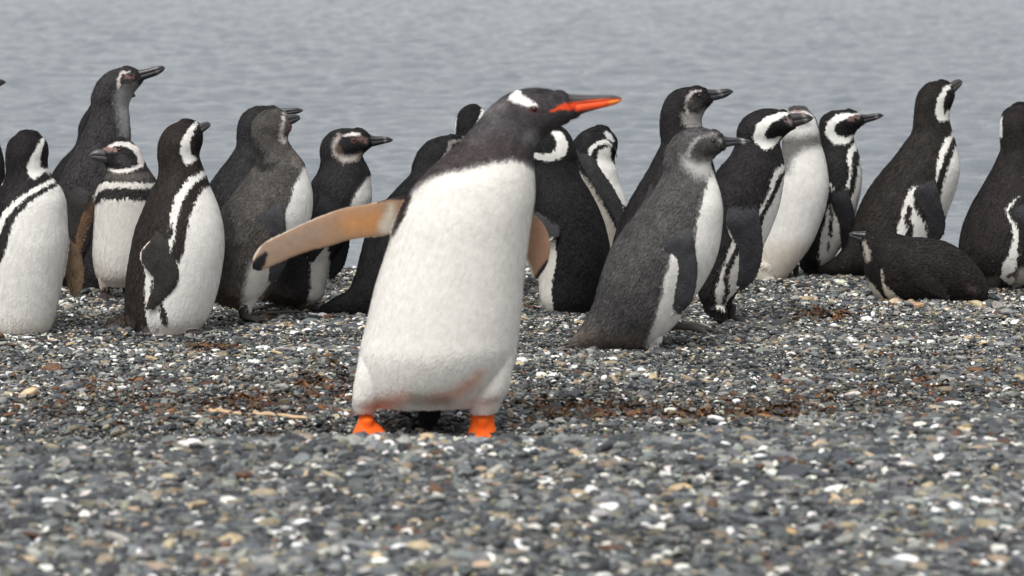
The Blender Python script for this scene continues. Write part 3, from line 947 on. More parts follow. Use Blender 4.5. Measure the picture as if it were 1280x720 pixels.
birds.append(dict(label='young penguin with a pale cheek crescent standing behind the outstretched tan flipper', base=389, foot=(385, 389), head=(432, 180), col=(32,31,32), nh=6, tail=2, cap0=.1, tipk=1.35,
    pairs=[(324,370,394,380),(331,358,404,372),(341,336,409,350),(352,312,414,326),(366,288,432,302),(378,262,452,277),(385,244,464,254),(390,230,464,234),(398,216,462,217),(401,203,455,202),(400,190,454,195),(404,177,461,188),(413,167.5,465,184),(427,163,466,181),(443,163,465,177)],
    layers=[('poly', [S(461,219),S(478,222),S(474,272),S(442,304),S(436,270),S(442,246),S(450,231)], WH, {'s': 1.6}),
            ('poly', [S(389,302),S(414,300),S(414,350),S(404,378),S(388,378),S(391,345)], (204,200,194), {'s': 1.5}),
            ('stroke', [S(426,170,1.5),S(419,181,2.2),S(420,192,3.5),S(431,199,4.2),S(444,197,3.6),S(452,193,2.5)], (178,168,162), {'s': 3}),
            ('stroke', [S(432,170,1.2),S(442,168.5,2),S(452,170,1.5)], (214,204,200), {'s': 1.2, 'n': .4}),
            ('stroke', [S(424,186,4)] + [S(427,190,3)], (96,80,70), {'s': 3}),
            ('stroke', [S(452,174,3),S(458,177,3)], (104,84,78), {'s': 3}),
            ('stroke', [S(443,176,3.2),S(444,176,3.2)], (90,66,66), {'s': 1.2, 'n': .3}),
            ('poly', [S(320,352),S(350,352),S(390,375),S(385,392),S(320,390)], (72,62,54), {'s': 10, 'a': .7})],
    bill=dict(pairs=[(457,169,463,186),(468,172,470,184.5),(478,172.5,480,182),(486,173.5,487.5,180),(491,176.5,491,178)], col=(42,41,44), layers=[('stroke',[S(481,174,1.2),S(482,181,1.2)],(120,116,112),{'s':1.5})]),
    eyes=[(443.5,176,2.3,1)],
    extra=[dict(pairs=[(372,372,398,374),(376,386,395,386)], dr=.8, dz=6)],
    flippers=[dict(pairs=[(412,286,440,282),(410,303,438,298),(409,320,436,316),(409,338,430,336),(411,350,419,350)], dz=[-6]*5),
              dict(pairs=[(402,244,426,238),(396,262,428,260),(390,284,420,286),(386,306,408,308),(386,322,396,324)])], flipcol=(34,35,38),
    feet=[dict(x=388,row=390,size=26,heading=8,dz=8,leg=16),dict(x=375,row=389,size=21,heading=15,dz=-18,leg=14)],
    shag=[S(335,368,14),S(370,385,10)]))
# behind the gentoo
birds.append(dict(label='black head with two thin white stripes just behind the walking penguin neck', base=370, foot=(600, 370), head=(590, 152), col=(24,24,25), nh=4, hd=.9, tipk=1.2,
    pairs=[(560,374,640,374),(550,345,650,345),(546,305,654,305),(547,265,652,265),(552,232,645,232),(560,206,632,206),(566,188,620,189),(568,172,613,173),(569,157,611,158),(573,144,609,146),(580,136,603,138),(587,133,597,134)],
    layers=[('stroke', [S(572,143,.8),S(569.5,152,1.6),S(568,168,1.6)], WH, {'n': .3}), ('stroke', [S(604,136,2.4),S(601,146,2.4),S(598,155,2)], WH, {'n': .6})],
    bill=dict(pairs=[(600,146,602,156),(612,147,613,155),(620,150,620.5,153)], dz=[-12,-16,-18]),
    feet=[dict(x=580,row=372,size=20,heading=-60),dict(x=615,row=372,size=20,heading=-60)]))
birds.append(dict(label='all-black hunched penguin with a fanned tail, partly hidden by the walking penguin', base=393, foot=(500, 393), head=(550, 190), col=(26,26,27), nh=5, tail=3, tipk=1.25,
    pairs=[(404,386,410,396),(420,374,434,400),(436,364,470,400),(445,344,510,390),(452,316,545,352),(461,286,562,305),(474,263,576,268),(489,246,586,243),(503,231,586,224),(513,220,580,212),(516,207,577,204),(522,193,580,198),(532,181,582,193),(546,174,583,188),(562,171,582,183)],
    layers=[('stroke', [S(577,177,1.6),S(564,179,1.8),S(561,189,2),S(552,202,1.4)], (128,122,118), {'n': 1.4, 's': 1.2})],
    bill=dict(pairs=[(578,172,582,186),(592,174,594,184),(604,177,605,181)]), eyes=[(570,182,2.3)],
    feet=[dict(x=500,row=395,size=21,heading=10),dict(x=485,row=394,size=21,heading=10,dz=-20)], shag=[S(415,388,14),S(440,388,14)]))
birds.append(dict(label='penguin bending its head down to its white breast behind the broad black back', base=361, foot=(755, 361), head=(748, 180), col=(27,26,28), nh=5, tipk=1.2,
    pairs=[(733,364,795,364),(724,338,799,338),(719,308,797,308),(715,276,791,276),(713,248,783,250),(711,224,774,230),(712,206,771,214),(713,193,768,203),(716,181,770,192),(723,171,772,182),(733,164,770,173),(745,159.5,763,165)],
    layers=[('poly', [S(747,187),S(763,182),S(764,200),S(785,232),S(788,262),S(772,250),S(757,225),S(745,208)], WH, {'n': 1.1}),
            ('stroke', [S(736,196,2),S(738,187,2.6),S(745,180,2.6),S(756,177,2.6),S(764,181,1.6)], WH, {'n': .6}),
            ('stroke', [S(757,167,2.2),S(761,171,3.6),S(766,176,2)], (200,198,200), {'n': .5}),
            ('poly', [S(719,206),S(735,226),S(752,252),S(768,282),S(776,305),S(768,345),S(752,345),S(750,300),S(736,260),S(722,232)], (160,154,145), {'s': 2})],
    flippers=[dict(pairs=[(717,184,728,180),(725,205,742,200),(738,226,757,220),(750,246,770,240),(763,266,779,261),(770,286,778,282)], off=3)], flipcol=(44,44,46),
    bill=dict(pairs=[(764,178,768,190),(769,186,771,196),(770,194,771,200)], dz=[6,6,4]),
    feet=[dict(x=745,row=364,size=20,heading=-30),dict(x=770,row=364,size=20,heading=-30,dz=-10)]))
birds[-1]['layers'] += [('stroke', [S(776,250,.7),S(779,262,.8)], WH, WE)]
birds.append(dict(label='broad black-backed penguin with a white C band, just right of the walking penguin', base=389, foot=(712, 389), head=(685, 180), col=(24,23,25), nh=5, hd=.8, tipk=1.3,
    pairs=[(682,391,738,390),(675,374,748,373),(673,348,757,347),(669,318,762,317),(662,288,757,288),(656,263,748,263),(655,241,736,240),(656,223,726,223),(657,206,720.5,205),(653,193,719.5,189),(652,179,714,174),(661,166,706,163.5),(676,159,697,158.5)],
    layers=[('poly', [S(660,300),S(693,294),S(695,325),S(690,346),S(691,392),S(660,392)], (212,208,200), {}),
            ('stroke', [S(691,165,2.5),S(698,170,5.5),S(702.5,180,7.2),S(700,190,7),S(690,195,5.6),S(678,196,4.2),S(667,193,3)], WH, {'n': .8})],
    bill=dict(pairs=[(662,176,662,192),(650,178,650,190),(640,182,640,188)]), eyes=[(672,180,2.3)],
    flippers=[dict(pairs=[(656,262,671,249),(662,276,687,264),(672,290,698,277),(684,298,699,287)], off=3, th=.2)], flipcol=(50,50,53),
    feet=[dict(x=700,row=391,size=20,heading=150),dict(x=722,row=391,size=20,heading=150,dz=-14)]))
birds[-1]['layers'] += [('stroke', [S(684,298,.7),S(690,294,.7)], WH, WE)]
# right group
birds.append(dict(label='dark slim penguin with grizzled grey throat looking right above the leaning grey bird', base=371, foot=(815, 371), head=(858, 130), col=(32,30,31), nh=6, tipk=1.35,
    pairs=[(768,374,838,374),(763,350,852,350),(764,320,868,320),(771,290,882,290),(782,264,889,262),(795,240,893,238),(809,217,893,215),(819,198,888,197),(826,182,882,179),(825,167,879,166),(825,152,877,152),(828,136,881,141),(836,121,889,131),(849,113,891,127),(866,110.5,889,122)],
    layers=[('stroke', [S(876,115,1),S(866,116,1.6),S(859,123,1.8),S(857,134,1.8),S(859,142,2)], (176,168,164), {'s': 1.3, 'n': .7}),
            ('poly', [S(851,142),S(872,142),S(880,136),S(884,146),S(880,166),S(864,164),S(852,154)], (150,146,142), {'s': 4, 'n': 2}),
            ('stroke', [S(862,130,6),S(872,133,6)], (66,62,61), {'s': 5})],
    bill=dict(pairs=[(882,113,889,129),(894,114,897,127),(904,113,907,124),(911,113,913,120),(916,115.5,916,117.5)], col=(44,43,46), layers=[('stroke',[S(898,115,1.5),S(902,120,1.5)],(110,106,102),{'s':2,'n':1.5})]),
    eyes=[(873,121,2.4)], flippers=[dict(pairs=[(808,235,832,230),(800,255,832,255),(795,280,826,282),(792,305,818,308),(794,325,806,326)])],
    feet=[dict(x=800,row=374,size=20,heading=10),dict(x=825,row=374,size=20,heading=10,dz=-14)]))
birds.append(dict(label='pale-fronted penguin between two banded birds, its bill hidden by a neighbour', base=351, foot=(985, 351), head=(998, 155), col=(214, 212, 208), nh=5, sym=False, bd=.78,
    pairs=[(950,349,975,351),(946,337,986,345),(950,320,1003,324),(956,302,1016,304),(962,280,1026,280),(966,258,1033,257),(969,236,1036,234),(972,215,1034,212),(976,197,1030,194),(978,181,1025.5,178),(976,166,1023.5,163),(977,151,1019.5,150),(985,139,1010,139)],
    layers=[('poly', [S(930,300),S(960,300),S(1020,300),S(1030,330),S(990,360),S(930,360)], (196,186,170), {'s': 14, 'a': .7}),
            ('poly', [S(970,172),S(1000,170),S(1024,166),S(1027,182),S(1004,186),S(990,196),S(984,214),S(970,214)], (100,98,96), {'s': 7, 'n': 2.5, 'a': .95}),
            ('poly', [S(968,150),S(985,141),S(1003,139),S(1018,146),S(1024,140),S(1010,128),S(970,128)], (84,80,80), {'s': 2, 'n': .5}),
            ('stroke', [S(1013,141,1.3),S(1020,150,1.6),S(1024,163,1.6),S(1026,180,1.6)], (96,93,92), {'s': 1.2, 'n': .4}),
            ('stroke', [S(993,141,1.5),S(1004,143,2)], (168,140,136), {'s': 1.5}),
            ('stroke', [S(998,152,7),S(1006,154,5)], (150,148,148), {'s': 5}),
            ('all', None, (44,42,42), {'side': 'back', 'at': 14}),
            ('stroke', [S(972,214,3),S(973,232,3)], (70,68,68), {'s': 4})],
    bill=dict(pairs=[(984,141,984,158),(976,143,976,156),(968,147,968,153)]),
    extra=[dict(pairs=[(948,330,972,336),(946,346,966,348)], dz=8)], eyes=[(992,147,2.3)],
    flippers=[dict(pairs=[(966,238,974,240),(960,262,970,262),(956,290,966,290),(954,312,960,312)], dz=[-22]*4, th=.5)], flipcol=(40,39,40), footcol=(48,42,42),
    feet=[dict(x=985,row=352,size=17,heading=60,dz=2,leg=16),dict(x=996,row=352,size=17,heading=60,dz=-12,leg=18),dict(x=958,row=353,size=17,heading=60,dz=8,leg=10)][:2]))
birds.append(dict(label='black and white banded penguin with level bill right of the pale-fronted bird', base=343, foot=(1028, 343), head=(1050, 157), col=(30,30,30), nh=5, tail=2, tipk=1.25,
    pairs=[(1000,330,1028,344),(999,317,1040,328),(1001,300,1052,308),(1005,278,1063,287),(1011,254,1072,258),(1017,229,1077,231),(1022,206,1076,207),(1026,188,1071,188),(1024,172,1067,174),(1024,159,1070,166),(1028,148,1078,158),(1040,141,1081,156),(1057,139.5,1080,153)],
    layers=[('stroke', [S(1076,144,1.2),S(1061,145,2.8),S(1046,148,4),S(1037,156,5),S(1036,167,5.6),S(1043,175,5.6),S(1055,176,4.6),S(1066,171,2)], WH, {'n': .7}),
            ('stroke', [S(1060,150,2.4),S(1072,147,2.8)], (118,96,96), {'s': 1.2, 'n': .4}),
            ('stroke', [S(1070,180,4),S(1062,188,4.6),S(1059,198,3),S(1061,212,2),S(1057,228,1.6),S(1057,240,1)], WH, {'n': 1}),
            ('poly', [S(1073,192),S(1088,192),S(1086,300),S(1066,292),S(1062,264),S(1060,246),S(1066,230),S(1070,208)], WH, {}),
            ('poly', [S(1032,256),S(1043,268),S(1048,290),S(1052,318),S(1040,334),S(1028,336),S(1021,318),S(1025,288)], (214,210,202), {}),
            ('stroke', [S(1037,266,1.6),S(1036,280,2.4),S(1036,292,1.6)], BK, {'n': 2}), ('stroke', [S(1034,300,.9),S(1034,312,.9)], BK, {'n': 1.4}),
            ('stroke', [S(1036,226,1.6),S(1038,233,2.4)], WH, {})],
    bill=dict(pairs=[(1073,144,1078,158),(1083,145,1085,155),(1093,143.5,1095,152),(1100,143.5,1101,149),(1104,145.5,1104,147)], col=(46,44,47), layers=[('stroke',[S(1095,145,1.2),S(1096,151,1.2)],(120,118,114),{'s':1.4})]),
    eyes=[(1067,150,2.2,1)],
    flippers=[dict(pairs=[(1042,232,1056,229),(1035,248,1061,248),(1038,266,1066,267),(1045,284,1067,284),(1048,299,1062,300),(1049,311,1055,312)])], flipcol=(38,38,41),
    feet=[dict(x=1028,row=345,size=18,heading=20,dz=6,leg=12),dict(x=1018,row=345,size=18,heading=20,dz=-14,leg=12)]))
birds[-1]['layers'] += [('stroke', [S(1034,253,1),S(1040,268,1.2),S(1046,285,1.2),S(1048,305,1.1)], (196,190,172), WE)]
birds.append(dict(label='grey young penguin leaning forward with rough brown tail and white belly', base=437, foot=(815, 440), head=(868, 182), col=(70,68,68), nh=7, tail=3, cap0=.15, rag=1.2, fvar=.2, tipk=1.3, flen=7,
    pairs=[(713,431,719,443),(722,418,746,443),(733,401,782,438),(742,382,814,432),(749,358,840,412),(756,335,864,380),(765,312,886,345),(778,292,898,315),(794,271,903,281),(808,251,903,258),(821,234,899,238),(829,219,893,221),(829,203,889,207),(833,188,893,199),(843,173,903,190),(858,164,907,187),(874,161.5,907,185),(890,165,907,182)],
    layers=[('poly', [S(888,214),S(915,215),S(922,300),S(895,372),S(850,412),S(822,440),S(806,436),S(811,410),S(820,388),S(824,368),S(828,344),S(834,326),S(836,310),S(860,312),S(866,295),S(869,270),S(875,246),S(881,230)], WH, {'s': 2.4}),
            ('poly', [S(852,196),S(872,203),S(890,200),S(892,212),S(884,222),S(868,218),S(854,208)], (190,188,185), {'s': 9}),
            ('stroke', [S(897,170,1),S(886,170,1.8),S(876,171,2.2),S(868,176,2.2),S(862,186,2.6),S(858,198,3)], (160,157,154), {'s': 3.2, 'n': 1}),
            ('stroke', [S(876,182,5),S(886,186,7),S(897,186,5)], (66,64,63), {'s': 4, 'n': .4}),
            ('stroke', [S(900,177,2),S(903,178,2)], (150,146,144), {'s': 1.5}),
            ('stroke', [S(862,168,4),S(888,166,2)], (84,83,84), {'s': 3}),
            ('poly', [S(740,340),S(800,360),S(812,400),S(800,418),S(740,392)], (54,53,53), {'s': 14, 'a': .8}),
            ('poly', [S(700,420),S(740,405),S(780,412),S(812,405),S(808,440),S(780,448),S(700,450)], (86,79,74), {'s': 9, 'a': .8, 'n': 2})],
    bill=dict(pairs=[(897,168,905,188),(908,173,910,186),(919,174,921,184),(929,175.5,931,183.5),(937.5,178,937.5,181)], col=(52,51,54), layers=[('stroke',[S(928,177,2),S(930,183,2)],(150,148,146),{'s':2.5})]),
    eyes=[(890,177.5,2.8)],
    extra=[dict(pairs=[(800,418,828,424),(806,432,822,434)], dr=.9, dz=10)],
    flippers=[dict(pairs=[(836,286,858,280),(826,300,864,292),(828,317,867,311),(836,337,869.5,332),(840,357,868,355),(839.5,376,863,374),(842,388,852,387)], th=.13)], flipcol=(60,60,63), footcol=(86,82,80),
    feet=[dict(x=813,row=441,size=26,heading=20,dz=12,leg=18),dict(x=846,row=419,size=42,heading=10,dz=-20,leg=20,spread=.36,lx=-14)],
    shag=[S(725,432,16),S(760,432,16),S(800,425,12)]))
birds[-1]['layers'] += [('stroke', [S(825,306,1.2),S(829,319,1.5),S(836,337,1.5),S(839,357,1.4),S(839,374,1)], (208,204,186), WE)]
birds.append(dict(label='banded penguin whose dark bill crosses in front of the pale-fronted bird', base=406, foot=(902, 406), head=(955, 160), col=(32,30,31), nh=6, tail=2, tipk=1.4,
    pairs=[(880,386,906,398),(873,368,916,376),(872,346,932,350),(873,318,948,322),(875,288,963,290),(879,260,974,260),(886,236,979,232),(899,214,980.5,210),(913,197,977,193),(920.5,180,975,179),(921.5,165,983,170),(928,152,992,163),(942,142,995,161),(959,138,994,158),(977,140,993,156)],
    layers=[('stroke', [S(987,144,1.2),S(974,146,3.6),S(960,151,5.4),S(950,160,6.6),S(947,171,7.4),S(954,180,7.2),S(965,178,5),S(974,173,2.5)], WH, {'n': .8}),
            ('stroke', [S(968,160,8),S(966,166,7),S(980,162,5)], (22,21,22), {'n': .5, 's': .8}),
            ('stroke', [S(982,150,3),S(988,154,3)], (140,128,126), {'s': 2}),
            ('stroke', [S(981,206,3.4),S(970,213,5),S(964,221,4),S(962,232,3),S(956,244,2.6),S(950,256,2),S(946,266,1)], WH, {'n': .9}),
            ('poly', [S(976,219),S(990,214),S(984,262),S(958,318),S(948,306),S(947,282),S(955,263),S(965,245),S(973,230)], WH, {'n': .8}),
            ('poly', [S(913,298),S(922,308),S(924,360),S(912,370),S(906,385),S(895,384),S(893,365),S(899,335)], (214,210,204), {'n': 1.3}),
            ('stroke', [S(920,306,2.6),S(914,320,3),S(908,332,2.6),S(906,346,2.8),S(909,360,2.5),S(904,376,2)], (40,36,36), {'n': 1.5})],
    bill=dict(pairs=[(983,144,990,163),(995,143.5,998,160),(1005,144,1008,156.5),(1012,146,1014,153),(1016,148.5,1016.5,150.5)], col=(50,48,50), layers=[('stroke',[S(1004,146,2),S(1008,154,2)],(116,112,110),{'s':2.5})]),
    eyes=[(979.5,150.5,2.8,1)],
    extra=[dict(pairs=[(886,384,908,388),(892,398,908,399)], dr=.9, dz=6)],
    flippers=[dict(pairs=[(908,256,940,248),(903,273,946,268),(909,291,950,290),(917,310,951.5,310),(920,330,949,330),(919,349,941,350),(921,362,929,362)], th=.13)], flipcol=(54,54,57),
    feet=[dict(x=901,row=407,size=20,heading=15,dz=6,leg=14),dict(x=915,row=407,size=26,heading=5,dz=-14,leg=22)]))
birds[-1]['layers'] += [('stroke', [S(904,279,.9),S(910,291,1.2),S(917,309,1.3),S(919.5,330,1.3),S(919,349,1)], (208,202,184), WE)]
birds.append(dict(label='brown-black banded penguin with chin raised and long tail behind the lying bird', base=347, foot=(1100, 347), head=(1166, 128), col=(35,32,30), nh=6, tail=3, tipk=1.4,
    pairs=[(1026,336,1032,346),(1043,325,1062,349),(1057,309,1098,351),(1066,287,1136,346),(1073,265,1164,312),(1085,241,1182,272),(1101,219,1194,240),(1118,199,1199.5,214),(1131,181,1197,193),(1140,167,1191,170),(1142,152,1186.5,152),(1143.5,136,1187,140),(1147,120,1192,126),(1158,107,1193,118),(1173,102.5,1192,112)],
    layers=[('stroke', [S(1188,107,1.2),S(1180,113,3),S(1174,124,4),S(1172,136,5.4),S(1174,146,5.8),S(1181,147,4.6),S(1184,140,2.4)], WH, {'n': .8}),
            ('stroke', [S(1190,116,2.4),S(1187,128,4),S(1184,135,3)], (26,22,24), {'n': .4}),
            ('stroke', [S(1192,165,3.4),S(1183,174,4.6),S(1175,187,4.2),S(1170,202,3.6),S(1167,214,2.8),S(1164,226,1.2)], WH, {'n': 1}),
            ('poly', [S(1193,180),S(1208,180),S(1208,240),S(1188,272),S(1176,268),S(1168,250),S(1172,235),S(1178,212),S(1186,192)], WH, {}),
            ('poly', [S(1141,227),S(1136,250),S(1148,268),S(1154,285),S(1154,316),S(1115,312),S(1118,272),S(1125,247),S(1132,232)], WH, {'n': 1.2}),
            ('stroke', [S(1132,256,3),S(1128,270,3.6),S(1134,280,3),S(1130,296,4)], (40,34,34), {'n': 1.8})],
    bill=dict(pairs=[(1187,105,1193,118),(1195,101.5,1199.5,112),(1200,101,1203,108),(1203.5,103,1204,105)], col=(58,54,54), dz=[0,-3,-5,-6]),
    flippers=[dict(pairs=[(1150,222,1162,216),(1138,234,1166,233),(1135,250,1171,252),(1144,267,1176,270),(1151,285,1176,288),(1153,302,1168,304)], th=.13)], flipcol=(50,50,53),
    feet=[dict(x=1120,row=348,size=18,heading=15,dz=20,leg=10),dict(x=1130,row=348,size=18,heading=15,dz=-20,leg=10)]))
birds[-1]['layers'] += [('stroke', [S(1134,251,1),S(1142,263,1.3),S(1149,277,1.4),S(1152.5,295,1.2)], (206,200,184), WE)]
birds.append(dict(label='brown-black penguin cut off by the right edge, ragged white stripe down its flank', base=362, foot=(1258, 362), head=(1276, 160), col=(34,30,30), nh=5, hd=.95, tipk=1.35,
    pairs=[(1228,356,1275,360),(1209,338,1300,346),(1200,316,1315,320),(1203,290,1320,290),(1213,263,1320,263),(1226,240,1318,240),(1239,217,1312,218),(1247,200,1305,202),(1251,188,1300,190),(1250,172,1300,175),(1250,156,1302,159),(1255,142,1300,147),(1266,133.5,1292,137)],
    layers=[('stroke', [S(1252,146,.8),S(1250,156,1.4),S(1250,172,1.2)], WH, {'n': .3}),
            ('stroke', [S(1285,143,2.5),S(1284,155,3.6),S(1284,168,4.4),S(1287,180,5)], WH, {}),
            ('stroke', [S(1267,241,1.6),S(1258,249,2),S(1252,256,1.6),S(1252,266,1.6),S(1259,276,2.6),S(1262,292,5),S(1260,308,7),S(1254,324,8.5),S(1253,338,9),S(1258,347,6)], WH, {'n': 1.4}),
            ('stroke', [S(1267,284,1.2),S(1266,302,2.2),S(1265,316,1.4)], (40,34,34), {'n': 1.2}), ('stroke', [S(1254,340,2),S(1262,336,2)], (70,60,56), {'n': 2}),
            ('poly', [S(1266,330),S(1290,320),S(1330,320),S(1330,364),S(1262,364)], (176,170,160), {'s': 3}),
            ('poly', [S(1222,345),S(1240,342),S(1246,364),S(1222,364)], (150,140,128), {'s': 6, 'a': .7})],
    bill=dict(pairs=[(1298,148,1300,162),(1308,147,1310,157),(1315,149,1316,152)]),
    flippers=[dict(pairs=[(1272,240,1300,235),(1257,257,1310,257),(1261,275,1312,278),(1270,295,1308,300),(1272,313,1300,318),(1275,325,1290,328)], th=.12)], flipcol=(52,52,54),
    extra=[dict(pairs=[(1255,345,1272,346),(1259,358,1270,358)], dz=14)], footcol=(120,100,98),
    feet=[dict(x=1264,row=366,size=17,heading=30,dz=14,leg=16),dict(x=1285,row=364,size=17,heading=30,dz=-10,leg=16)]))
birds[-1]['layers'] += [('stroke', [S(1255,258,.8),S(1259,271,1),S(1268,288,1.2),S(1271,300,1.2),S(1271,318,1)], (214,208,196), WE)]
birds.append(dict(label='black penguin lying on its belly on the shingle, facing left', base=379, foot=(1155, 383), head=(1092, 300), col=(25,22,22), nh=5, bd=.9, tipk=2.0, fvar=.4,  # extra bright feather tips: sheen highlights painted into the black plumage
    pairs=[(1231,352,1231,378),(1223,337,1222,384),(1206,319,1205,385),(1182,305,1180,386),(1157,300,1150,386),(1137,298.5,1125,385),(1123,295,1106,381),(1113,291.5,1092,370),(1105,289.5,1083,350),(1097,289.5,1080,332),(1089,290,1077,317),(1082,291.5,1075,308)],
    layers=[('stroke', [S(1079,304,2),S(1082,313,3),S(1083,324,2.5)], (168,158,150), {'s': 1.6}),
            ('stroke', [S(1082,348,1.6),S(1088,358,3.4),S(1095,370,3.6),S(1100,376,2)], (212,206,194), {'n': .8}),
            ('stroke', [S(1098,334,.8),S(1098,350,1.4),S(1103,361,4),S(1111,371,5.5),S(1121,378,3.5),S(1134,380,1.5)], (196,188,172), {'n': .9}),
            ('stroke', [S(1204,358,4),S(1212,360,3)], (56,48,45), {'s': 5}),
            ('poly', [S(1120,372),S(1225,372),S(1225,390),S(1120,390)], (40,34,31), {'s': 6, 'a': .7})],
    bill=dict(pairs=[(1082,291,1078,307),(1074,291.5,1071,304.5),(1067,291.5,1065,301),(1062,293.5,1061.5,297)], col=(40,39,41)),
    flippers=[dict(pairs=[(1112,322,1122,314),(1130,348,1144,332),(1154,364,1166,350),(1176,374,1182,368)], off=2, th=.16)], flipcol=(32,29,28),
    eyes=[(1089,299,1.8)], feet=[dict(x=1222,row=384,size=14,heading=0,dz=12,leg=6),dict(x=1222,row=384,size=14,heading=0,dz=-14,leg=6)]))
# the walking one in front
GW = (222, 219, 213)
birds.append(dict(label='large orange-billed penguin walking with flippers held out, white patch over its eye', group='walking orange-billed penguin', base=542, D=6.0, foot=(535, 542), head=(660, 140), col=(66,62,64), nh=8, hd=.56, bd=.76, sym=True, flen=6, fwid=1.3, feathers=.6, vox=1.35, smooth=9, relief=.16, flipfeather=False, dz=[-20,-13,-6,-1,0,0,0,0,0,0,0,0,0,0,0,0,0,0,0,0,0,0], cap0=.05, fvar=.12, tipk=1.12, rag=.9,
    dr=[.75,.76,.78,.8,.8,.8,.8,.8,.8,.8,.78,.76,.72,.68,.62,.58,.55,.52,.5,.48,.48,.5],
    pairs=[(456,509,622,505),(446,492,631,488),(446,468,641,465),(449,442,647,438),(456,414,650,412),(463,384,653,383),(470,356,655,355),(478,331,658,330),(486,306,661,305),(495,280,665,275),(506,256,669,248),(519,234,668.5,222),(540,212,667,203),(562,193,668,192),(582,173,672,183),(599,153,680,174),(614,136,691,166),(630,123,702,160),(647,115.5,711,155),(665,113,716,151),(682,114,720,150),(696,116.8,724,147)],
    layers=[('poly', [S(560,185),S(540,205),S(505,245),S(512,262),S(560,215),S(640,195),S(660,190),S(650,170),S(600,165)], (66,58,57), {'s': 12, 'a': .7}),
            ('poly', [S(505,262),S(519,238),S(542,220),S(573,210),S(612,202),S(642,198),S(656,201),S(667,211),S(690,220),S(690,540),S(420,540),S(430,470),S(470,340)], GW, {'s': 4.5, 'n': 1.2}),
            ('all', None, (50,47,48), {'side': 'back', 'at': 46}),
            ('stroke', [S(512,246,4.5),S(507,260,4.2),S(500,276,3),S(494,290,1.6)], (52,42,42), {'s': 2}),
            ('stroke', [S(466,508,9),S(486,498,9),S(508,487,6)], (214,156,132), {'s': 12, 'a': .85, 'n': 3}), ('stroke', [S(545,490,5),S(572,482,6),S(590,470,6),S(600,458,3)], (216,154,126), {'s': 12, 'a': .85, 'n': 3}),
            ('stroke', [S(600,500,6),S(618,492,5)], (216,176,158), {'s': 8, 'a': .5}),
            ('stroke', [S(520,488,8),S(560,492,8)], (150,132,118), {'s': 9, 'a': .7}),
            ('stroke', [S(600,170,8),S(625,150,8),S(640,160,10)], (84,82,84), {'s': 10, 'a': .6}),
            ('stroke', [S(612,140,5),S(630,132,4)], (120,116,116), {'s': 6, 'a': .6, 'n': 2}),
            ('stroke', [S(664,172,8),S(672,178,6)], (128,126,128), {'s': 9, 'a': .7, 'n': 2}),
            ('poly', [S(636,126),S(642,118),S(648,111),S(654,120),S(664,125.5),S(673,134),S(660,134.5),S(648,130.5)], (232,228,226), {'s': 1.6, 'n': .8}),
            ('stroke', [S(656,116,3),S(690,118,5),S(700,126,4)], (54,52,54), {'s': 4, 'n': .3}),
            ('stroke', [S(666,138.5,4),S(669,138.5,4)], (84,44,38), {'s': 1.5, 'n': .3}),
            ('stroke', [S(690,140,1),S(704,136,3.4),S(722,133,6),S(745,131,6)], (236,86,44), {'s': 1, 'n': .3})],
    bill=dict(d0=.6, pairs=[(694,117.5,706,154),(706,119.5,720,149),(720,121,731,144),(737,121.8,745,140),(754,121.8,758,136.5),(767,122,770,133),(776,124.5,776.5,129)], col=(60,55,55),
        layers=[('poly', [S(688,141),S(704,133.5),S(721,129.5),S(739,127.3),S(756,126.2),S(778,126),S(780,131),S(767,134),S(749,138),S(735,140),S(704,141)], (238,88,40), {'s': .8, 'n': .3}),
                ('stroke', [S(763,130,2),S(772,129,2)], (240,146,62), {'s': 3})]),
    eyes=[(667.5,138,3.6,1)],
    extra=[dict(pairs=[(452,440,508,442),(446,466,494,470),(442,492,482,496),(441,506,474,508),(443,514,472,514)], dr=.9, dz=[12,18,18,14,12], cap=.15), dict(pairs=[(588,436,646,436),(588,462,641,460),(586,490,636,486),(585,504,628,502),(586,514,623,514)], dr=.9, dz=[12,18,18,14,12], cap=.15),
           dict(w='foot', pairs=[(448,512,470,512),(449,524,468,524),(444,535,479,535),(440,544,486,544)], dr=.6, dz=[12,12,14,18]), dict(w='foot', pairs=[(587,514,617,514),(588,526,618,526),(586,536,620,536),(584,544,622,544)], dr=.6, dz=[12,12,14,18]),
           dict(w='tailf', pairs=[(522,495,556,495),(521,514,553,514),(522,530,549,530),(525,546,538,548)], dr=.6, dz=-16)],
    flippers=[dict(pairs=[(514,246,500,290),(501,247,490,296),(482,251,475,299.5),(458,256.5,455,300.5),(432,260.5,434,304),(406,269,411,311),(378,280.5,386,317),(350,293.5,360,327),(329,305,342,335),(318,319,328,341),(315,331,320,341)], dz=[-4,0,3,6,8,10,12,13,14,14,14], th=.13),
              dict(pairs=[(652,266,664,268),(655,284,679,282),(655,303,688,301),(656,322,689,321),(659,338,685,337),(665,353,676,352)], dz=[-18]*6, th=.13)], flipcol=(150,121,98), footcol=(232,98,30),
    feet=[dict(x=461,row=546,size=30,heading=95,dz=18,leg=22,spread=.45),dict(x=603,row=546,size=30,heading=85,dz=18,leg=22,spread=.45)]))
